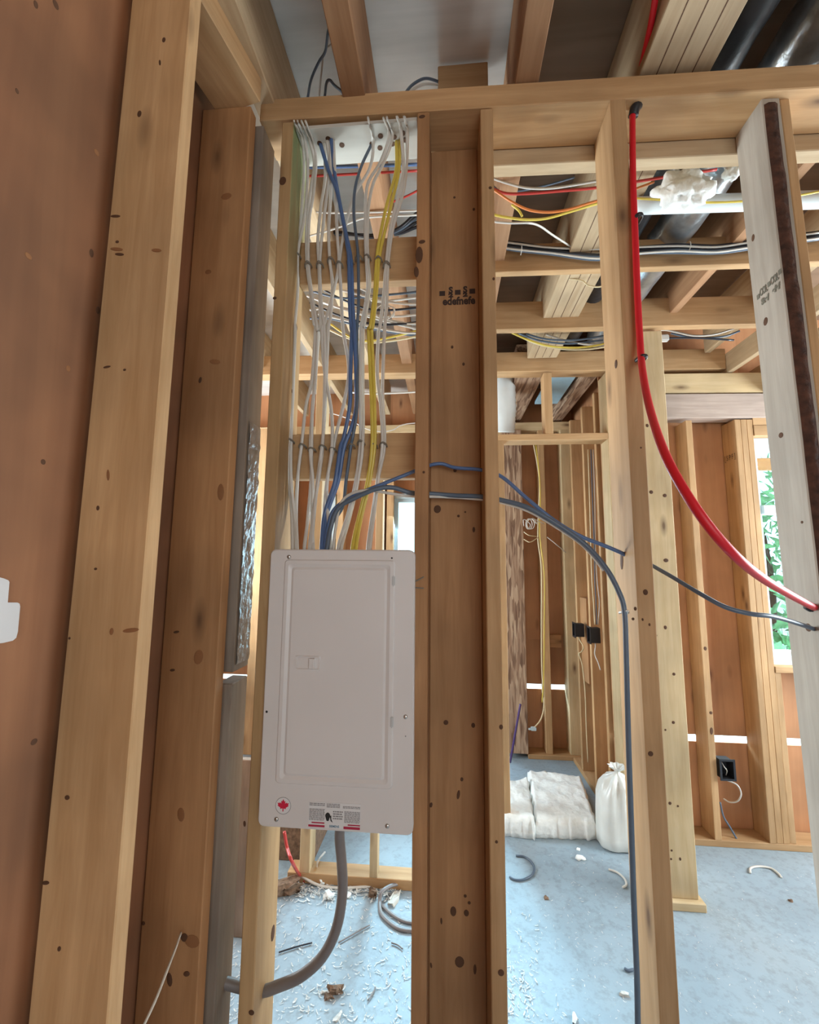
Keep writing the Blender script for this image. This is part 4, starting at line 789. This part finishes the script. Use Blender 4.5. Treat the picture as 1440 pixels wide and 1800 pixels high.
# ------------------------------------------------------------------ floor: batts, bag
def batt(name, foot, h, label, seed):
    """soft slab: foot polygon on the floor, given height, ragged"""
    a, b, c_, d_ = foot; nx, ny = 34, 26; bm = bmesh.new(); g = []
    def bil(u, v): return a.lerp(b, u).lerp(d_.lerp(c_, u), v)
    for j in range(ny+1):
        row = []
        for i in range(nx+1):
            u, v = i/nx, j/ny; p = bil(u, v); n = noise.fractal(Vector((p.x*9+seed, p.y*9, 0)), 1, 2, 4)
            ed = min(u, 1-u, v, 1-v); rag = .012*noise.noise(Vector((p.x*30, p.y*30, seed)))
            row.append(bm.verts.new((p.x+rag*(ed < .02)*1.6, p.y+rag*(ed < .02)*1.6, h+.016*n-(.02 if ed == 0 else 0))))
        g.append(row)
    for j in range(ny):
        for i in range(nx): bm.faces.new((g[j][i], g[j][i+1], g[j+1][i+1], g[j+1][i]))
    loop = g[0] + [g[j][nx] for j in range(1, ny+1)] + g[ny][::-1][1:] + [g[j][0] for j in range(ny-1, 0, -1)]
    prev = loop; cen = sum((v.co for v in loop), Vector())/len(loop)
    for k, zf in enumerate((.62, .3, 0.0)):
        cur = []
        for v in loop:
            o = (v.co-cen); o.z = 0; o.normalize(); n = noise.noise(Vector((v.co.x*22, v.co.y*22, k*3+seed)))
            cur.append(bm.verts.new((v.co.x+o.x*(.008+.008*n), v.co.y+o.y*(.008+.008*n), max(.002, h*zf*(1+.04*n)))))
        for i in range(len(loop)): j = (i+1) % len(loop); bm.faces.new((prev[i], prev[j], cur[j], cur[i]))
        prev = cur
    bm.faces.new(prev[::-1]); bmesh.ops.recalc_face_normals(bm, faces=bm.faces[:])
    return tag(from_bm(name, bm, 'wool', smooth=True), label, 'insulation', 'insulation batts on the floor')
hB = zz(1000, 1440, PZ(1000, 1474, 0).y)
f = lambda px, py: PZ(px, py, 0)
t = lambda px, py: Vector((PZ(px, py, hB).x, PZ(px, py, hB).y, 0))
batt('insulation_batt', (f(872, 1466), f(940, 1476), t(928, 1366), t(868, 1372)), hB, 'pale insulation batt half hidden behind the stud, left of two on the floor', 3)
batt('insulation_batt', (f(943, 1472), f(1049, 1476), t(1021, 1362), t(929, 1350)), hB, 'big pale insulation batt lying on the floor, right of two', 8)
# tied bag
bx = (PZ(1058, 1478, 0)+PZ(1112, 1496, 0))*.5; rb_ = .105
zt_ = zz(1080, 1362, bx.y)
bm = bmesh.new(); rings = []; sides = 40
prof = [(0.0, .88), (.02, 1.0), (.15, 1.03), (.45, 1.0), (.70, .97), (.86, .88), (.94, .66), (.975, .40), (1.0, .16), (1.025, .13), (1.05, .22), (1.08, .40), (1.10, .5)]
for (h, r) in prof:
    ring = []
    for k in range(sides):
        a = 2*math.pi*k/sides; pl = 1+(.16 if h > .85 else .035 if h > .3 else .02)*math.sin(k*math.pi*2*9/sides*1.0+h*2)*(1 if h > .6 else .6)+.05*noise.noise(Vector((math.cos(a)*2, math.sin(a)*2, h*4)))
        ex = 1/max(abs(math.cos(a))**.6*1.0+1e-3, abs(math.sin(a))**.6) if h < .8 else 1
        ex = min(ex, 1.12); lean = .012*h
        off = Vector((.015, 0, 0))*max(0, (h-.7)/.3)
        ring.append(bm.verts.new((bx.x+rb_*r*pl*ex*math.cos(a)+off.x+lean, bx.y+.02+rb_*.95*r*pl*ex*math.sin(a), .004+zt_*h)))
    rings.append(ring)
for A_, B_ in zip(rings, rings[1:]):
    for j in range(sides): bm.faces.new((A_[j], A_[(j+1) % sides], B_[(j+1) % sides], B_[j]))
bm.faces.new(rings[0][::-1]); bmesh.ops.recalc_face_normals(bm, faces=bm.faces[:])
tag(from_bm('tied_bag', bm, 'poly', smooth=True), 'white plastic bag tied at the top, standing beside the batts', 'bag')
# ------------------------------------------------------------------ outlet boxes
def outlet(c_, nrm_x, label, w_=.058, h_=.10, dep=.07):
    e = empty('outlet_box', tuple(c_), label, 'outlet box', 'black outlet boxes')
    bm = bmesh.new(); t_ = .004
    for (p, d) in (((0, 0, h_/2), (w_, dep, t_)), ((0, 0, -h_/2), (w_, dep, t_)), ((-w_/2, 0, 0), (t_, dep, h_)), ((w_/2, 0, 0), (t_, dep, h_)), ((0, dep/2, 0), (w_, t_, h_))):
        box_bm(bm, p, d)
    Rm = Matrix.Rotation(math.radians(nrm_x), 4, 'Z'); bmesh.ops.transform(bm, matrix=Matrix.Translation(c_) @ Rm, verts=bm.verts[:])
    from_bm('body', bm, 'black', e)
    bm = bmesh.new()
    for (p, d) in (((0, -dep/2, h_/2+.004), (w_+.02, .006, .012)), ((0, -dep/2, -h_/2-.004), (w_+.02, .006, .012)), ((-w_/2-.004, -dep/2, 0), (.012, .006, h_)), ((w_/2+.004, -dep/2, 0), (.012, .006, h_))): box_bm(bm, p, d)
    bmesh.ops.transform(bm, matrix=Matrix.Translation(c_) @ Rm, verts=bm.verts[:])
    from_bm('rim', bm, 'black', e); return e
outlet(PY(1017, 1107, 3.66), -90, 'black outlet box on the far room side wall, farther of two')
outlet(PY(1044, 1116, 3.36), -90, 'black outlet box on the far room side wall, nearer of two', .062, .105)
e = outlet(PY(1273, 1349, RY+.02), 0, 'black outlet box low on the window wall stud', .072, .105)
c0 = PY(1273, 1349, RY+.02)
tube('wire', 'cable_white', [c0+Vector((-.01, .02, .04)), c0+Vector((-.012, -.02, .015)), c0+Vector((.004, -.02, -.01)), c0+Vector((.008, .0, -.045))], .003, None, parent=e)
# ------------------------------------------------------------------ hanging wires in the far room
GF = 'wires hanging in the far room'
pxtube('cable', 'cable_cream', [(938, 780, 3.95), (944, 812, 3.96), (949, 850, 3.97), (947, 900, 3.98), (946, 950, 3.98), (952, 1000, 3.98), (952, 1100, 3.98), (953, 1180, 3.97), (957, 1230, 3.95), (952, 1262, 3.9), (938, 1281, 3.87)], .006, .0045, 'cream cable hanging down the far wall stud to a loose end', group=GF)
pxtube('cable', 'cable_yellow', [(942, 780, 3.94), (948, 830, 3.95), (950, 880, 3.96), (949, 940, 3.96), (957, 1010, 3.96), (957, 1100, 3.96), (956, 1190, 3.95), (953, 1235, 3.95)], .005, .004, 'yellowish cable hanging along the far wall stud', group=GF)
pts = []
for k in range(22):
    a = k/21*2*math.pi*3; pts.append((931+8*math.cos(a)*(.5+k/40)+k*.35-3, 921+9*math.sin(a), 3.90))
pxtube('cable', 'cable_white', [(921, 925, 3.90), (921, 913, 3.90)]+pts+[(936, 911, 3.9), (956, 921, 3.92)], .0035, .0035, 'curly white wire coil on the far wall beside the strand post', group=GF, n=4)
pxtube('cable', 'cable_cream', [(921, 935, 3.92), (930, 941, 3.9), (943, 943, 3.93)], .004, .004, 'upper short cream loop beside the strand post', group=GF)
pxtube('cable', 'cable_cream', [(921, 948, 3.92), (932, 953, 3.9), (946, 945, 3.93)], .004, .004, 'lower short cream loop beside the strand post', group=GF)
pxtube('cable', 'cable_white', [(962, 944, 4.082), (978, 957, 4.0), (995, 971, 4.084)], .004, .003, 'thin pale wire pair slanting right of the far wall stud', group=GF)
bm = bmesh.new(); p = PY(938, 1281, 3.87)
box_bm(bm, p, (.045, .03, .028)); box_bm(bm, p+Vector((-.032, 0, -.004)), (.02, .018, .014)); bmesh.ops.bevel(bm, geom=bm.edges[:], offset=.004, segments=2, affect='EDGES'); tag(from_bm('cable_connector', bm, 'vinyl'), 'white plug at the end of the hanging cream cable', 'connector')
for i, (dx, dd) in enumerate(((0, 0), (5, 1), (9, -1))):
    pxtube('cable', ['cable_cream', 'cable_slate', 'cable_white'][i], [(1034+dx, 790, 3.44), (1037+dx, 880, 3.44), (1039+dx+dd, 960, 3.43), (1041+dx, 1020, 3.42), (1044+dx-dd, 1060, 3.40), (1046+dx*.6, 1098, 3.38)], .0045, .004, ['cream', 'slate', 'white'][i]+' cable dropping to the nearer far outlet box', group=GF)
pxtube('cable', 'cable_cream', [(1017, 1107, 3.66), (1018, 1122, 3.655), (1026, 1137, 3.6), (1022, 1146, 3.58), (1018, 1150, 3.58), (1024, 1170, 3.6), (1029, 1220, 3.62), (1031, 1280, 3.64), (1034, 1340, 3.66)], .0045, .004, 'cream wire trailing down below the farther outlet box', group=GF)
pxtube('cable', 'cable_white', [(1044, 1116, 3.36), (1047, 1134, 3.36), (1046, 1150, 3.34), (1052, 1165, 3.30), (1056, 1178, 3.28)], .0045, .004, 'white wire stub under the nearer outlet box', group=GF)
pxtube('cable', 'cable_white', [(1279, 1372, RY+.05), (1296, 1380, RY+.02), (1303, 1395, RY+.01), (1297, 1408, RY+.02), (1283, 1410, RY+.05), (1272, 1404, RY+.08)], .0045, .0045, 'white wire loop under the low outlet box on the window wall', group='wires at the low outlet box')
pxtube('cable', 'cable_slate', [(1266, 1410, RY+.05), (1272, 1435, RY+.05), (1284, 1455, RY+.04), (1296, 1476, RY+.03)], .0055, .0045, 'slate wire slanting down to the floor plate of the window wall', group='wires at the low outlet box')
a_, b_ = PY(915, 1238, 3.75), PZ(897, 1340, .05)
tube('marker_rod', 'purple', [a_, a_.lerp(b_, .5), b_], .009, None, 'thin purple rod leaning on the strand post', 'rod')
# ------------------------------------------------------------------ loose things on the floor
def fl(px, py, h=.006): return PZ(px, py, h)
GO = 'cable offcuts on the floor'
tube('cable_offcut', 'cable_slate', [fl(907, 1504), fl(922, 1506), fl(934, 1515), fl(939, 1526), (fl(935, 1538)), fl(920, 1546), fl(905, 1546), fl(896, 1541)], .006, .005, 'dark curled cable offcut on the floor in front of the batts', 'cable offcut', GO, ref=Vector((0, 0, 1)))
tube('cable_offcut', 'cable_white', [fl(1070, 1528), fl(1086, 1534), fl(1098, 1545), fl(1101, 1555), fl(1095, 1560)], .006, .005, 'white curled cable offcut beside the tan stud foot', 'cable offcut', GO, ref=Vector((0, 0, 1)))
tube('cable_offcut', 'cable_white', [fl(1319, 1534), fl(1320, 1526), fl(1334, 1523), fl(1355, 1526), fl(1368, 1535), fl(1374, 1542)], .006, .005, 'white curved cable offcut on the floor under the window wall', 'cable offcut', GO, ref=Vector((0, 0, 1)))
tube('cable_offcut', 'cable_slate', [fl(1098, 1702), fl(1105, 1706), fl(1114, 1704)], .006, .005, 'small dark offcut on the floor left of the slate cable', 'cable offcut', GO, ref=Vector((0, 0, 1)))
tube('loose_cable', 'cable_grey', [fl(735, 1637), fl(705, 1634), fl(685, 1622), fl(670, 1605), fl(668, 1585), fl(671, 1568, .03), fl(690, 1556, .03), fl(718, 1552)], .010, .008, 'thick grey cable curl on the floor below the right edge of the panel', 'cable', ref=Vector((0, 0, 1)))
tube('loose_cable', 'cable_grey', [fl(740, 1624), fl(712, 1620), fl(690, 1608), fl(673, 1592)], .009, .007, 'second grey cable curl lying inside the first', 'cable', ref=Vector((0, 0, 1)))
tube('loose_cable', 'cable_red', [PY(500, 1462, 2.2), PY(505, 1490, 2.2), PY(514, 1516, 2.15), fl(528, 1540, .02), fl(536, 1549, .01)], .008, .008, 'red cable dropping to the floor left under the panel', 'cable')
tube('loose_cable', 'cable_white', [fl(530, 1540, .03), fl(560, 1556), fl(600, 1561), fl(650, 1558), (fl(688, 1554))], .008, .006, 'white cable lying along the floor plate below the panel', 'cable', ref=Vector((0, 0, 1)))
tube('loose_cable', 'cable_white', [PY(571, 1498, 2.6), fl(560, 1512, .08), fl(557, 1524, .05), fl(561, 1536, .02)], .006, .005, 'short white cable end sticking up behind the floor plate', 'cable')
for i, (a, b, m, l) in enumerate((((490, 1674), (549, 1657), 'cable_black', 'thin dark stick on the floor right of the first stud foot'), ((595, 1657), (650, 1626), 'cable_grey', 'thin grey stick on the floor right of the service cable'), ((688, 1657), (708, 1668), 'cable_grey', 'short stick on the floor near the right panel stud'), ((647, 1758), (660, 1735), 'cable_grey', 'short stick on the floor at bottom below the panel'))):
    p, q = fl(*a), fl(*b); tube('stick', m, [p, p.lerp(q, .5)+Vector((.004, .004, 0)), q], .003, .003, l, 'stick', 'sticks on the floor', ref=Vector((0, 0, 1)))
def chunk(px, py, sx, sy, sz, label, mat='chip', name='wood_scrap', rot=0.3):
    mat = 'scrap' if mat == 'fir' else mat
    p = fl(px, py, sz*.42); bm = bmesh.new()
    if mat == 'wool':
        bmesh.ops.create_icosphere(bm, subdivisions=2, radius=.55); bmesh.ops.scale(bm, vec=(sx, sy, sz), verts=bm.verts[:])
    else:
        box_bm(bm, (0, 0, 0), (sx, sy, sz)); bmesh.ops.subdivide_edges(bm, edges=bm.edges[:], cuts=2, use_grid_fill=True)
    o_ = Vector((px*.37, py*.11, 0))
    for v in bm.verts: v.co += Vector((noise.noise(v.co*60+o_)*sx*.45, noise.noise(v.co*70+o_+Vector((5, 0, 0)))*sy*.55, noise.noise(v.co*80+o_+Vector((0, 9, 0)))*sz*.6))
    bmesh.ops.transform(bm, matrix=Matrix.Translation(p) @ Matrix.Rotation(rot, 4, 'Z'), verts=bm.verts[:])
    return tag(from_bm(name, bm, mat, smooth=(mat == 'wool')), label, 'scrap', 'scraps on the floor')
chunk(590, 1741, .055, .018, .022, 'dark splintered scrap on the floor below the panel', 'fir')
chunk(573, 1744, .035, .010, .008, 'pale sliver beside the dark splintered scrap', rot=.1)
chunk(578, 1751, .03, .02, .012, 'brown crumb under the dark splintered scrap', 'fir')
chunk(693, 1579, .035, .08, .014, 'pale wood offcut inside the grey cable curl', 'plywhite', rot=-.2)
chunk(567, 1548, .03, .025, .03, 'pale lump on the floor against the low floor plate', 'wool')
chunk(637, 1550, .03, .025, .028, 'second pale lump against the low floor plate, farther right', 'wool')
chunk(577, 1573, .05, .035, .03, 'white crumbly lump on the floor left of the service cable', 'wool')
chunk(608, 1572, .05, .03, .02, 'flat white lump just right of the service cable', 'wool')
chunk(656, 1570, .035, .03, .03, 'brownish lump on the floor near the loose cable', 'fir')
chunk(1021, 1508, .045, .03, .02, 'small white scrap on the floor in front of the big batt', 'wool')
chunk(1011, 1791, .016, .028, .010, 'oval pale chip on the floor at bottom centre', rot=-.5)
chunk(1098, 1748, .03, .016, .010, 'pale chip on the floor near the slate cable, low', rot=-.2)
chunk(595, 1786, .012, .035, .007, 'long pale shaving on the floor at the bottom', rot=-.4)
chunk(1017, 1493, .02, .015, .014, 'tiny crumb on the floor before the big batt', 'wool')
chunk(1390, 1583, .014, .01, .008, 'tiny dark crumb on the floor under the window', 'fir')
chunk(960, 1578, .02, .015, .01, 'tiny crumb in the middle of the open floor', 'fir')
chunk(505, 1560, .11, .06, .05, 'brown crumpled heap at the foot of the first stud, behind it', 'fir')
# shavings nobody could count
bm = bmesh.new(); rnd = random.Random(11)
def shave(p, s):
    a = rnd.uniform(0, 6.28); d = Vector((math.cos(a), math.sin(a), 0)); q = Vector((-d.y, d.x, 0)); wd = s*rnd.uniform(.25, .5); h = s*rnd.uniform(.1, .5)
    v = [bm.verts.new(p+d*s*u+q*wd*w_+Vector((0, 0, .001+h*(u*u)))) for u in (-1, 0, 1) for w_ in (-.5, .5)]
    bm.faces.new((v[0], v[1], v[3], v[2])); bm.faces.new((v[2], v[3], v[5], v[4]))
for i in range(560):
    px, py = rnd.uniform(480, 722), 1555+245*rnd.random()**.9
    shave(fl(px, py, .001), rnd.uniform(.003, .011))
for i in range(260):
    shave(fl(520+180*rnd.random(), rnd.gauss(1568, 8), .002), rnd.uniform(.006, .016))
for i in range(260):
    shave(fl(rnd.uniform(880, 1120), 1500+300*rnd.random(), .001), rnd.uniform(.002, .007))
for i in range(160):
    shave(fl(rnd.uniform(885, 945), rnd.gauss(1735, 45), .001), rnd.uniform(.003, .010))
for i in range(140):
    shave(fl(rnd.uniform(1190, 1440), 1530+270*rnd.random(), .001), rnd.uniform(.002, .006))
for i in range(60):
    shave(fl(rnd.uniform(396, 425), 1660+140*rnd.random(), .001), rnd.uniform(.003, .010))
o = from_bm('wood_shavings', bm, 'chip'); tag(o, 'pale wood shavings and chips scattered over the concrete floor', 'shavings', kind='stuff')
# ------------------------------------------------------------------ near left: string, white plastic edge
a = PY(318, 1640, 1.08); b = PY(296, 1700, 1.0); c = PY(248, 1812, .92)
tube('string', 'string', [a, a.lerp(b, .5)+Vector((.002, 0, .003)), b, b.lerp(c, .5)+Vector((.002, 0, -.002)), c], .0030, .0026, 'pale string tied on a knot of the reddish left stud, hanging down', 'string')
Xw = -0.7475
o = poly('plastic_plate', 'paper', [PX(*q, Xw) for q in ((-20, 1011), (2, 1017), (9, 1020), (11, 1023), (8, 1059), (25, 1059), (29, 1061), (30, 1066), (26, 1110), (23, 1121), (17, 1126), (0, 1130), (-20, 1132))], .006, (1, 0, 0))
tag(o, 'white stepped plastic plate edge at the left border of the picture', 'plate')
# nails bent over on the left stud and by the panel
for i, (a, b, Y, l, prt) in enumerate((((730, 1022), (745, 1014), FY-.003, 'upper', s_pl), ((730, 1033), (745, 1034), FY-.003, 'lower', s_pl), ((186, 1560), (70, 1553), .797, '', None))):
    if prt is None: continue
    p, q = PY(*a, Y), PY(*b, Y); tube('bent_nail', 'staple', [p, p.lerp(q, .5), q], .0016, None, parent=prt)
# black stub standing in for the dark hole where the pipe enters
tag(tube('dark_pipe_hole', 'black', [PX(1421, 1066, XR-.001), PX(1427, 1068, XR-.004)], .012, .012, parent=s_right), None)
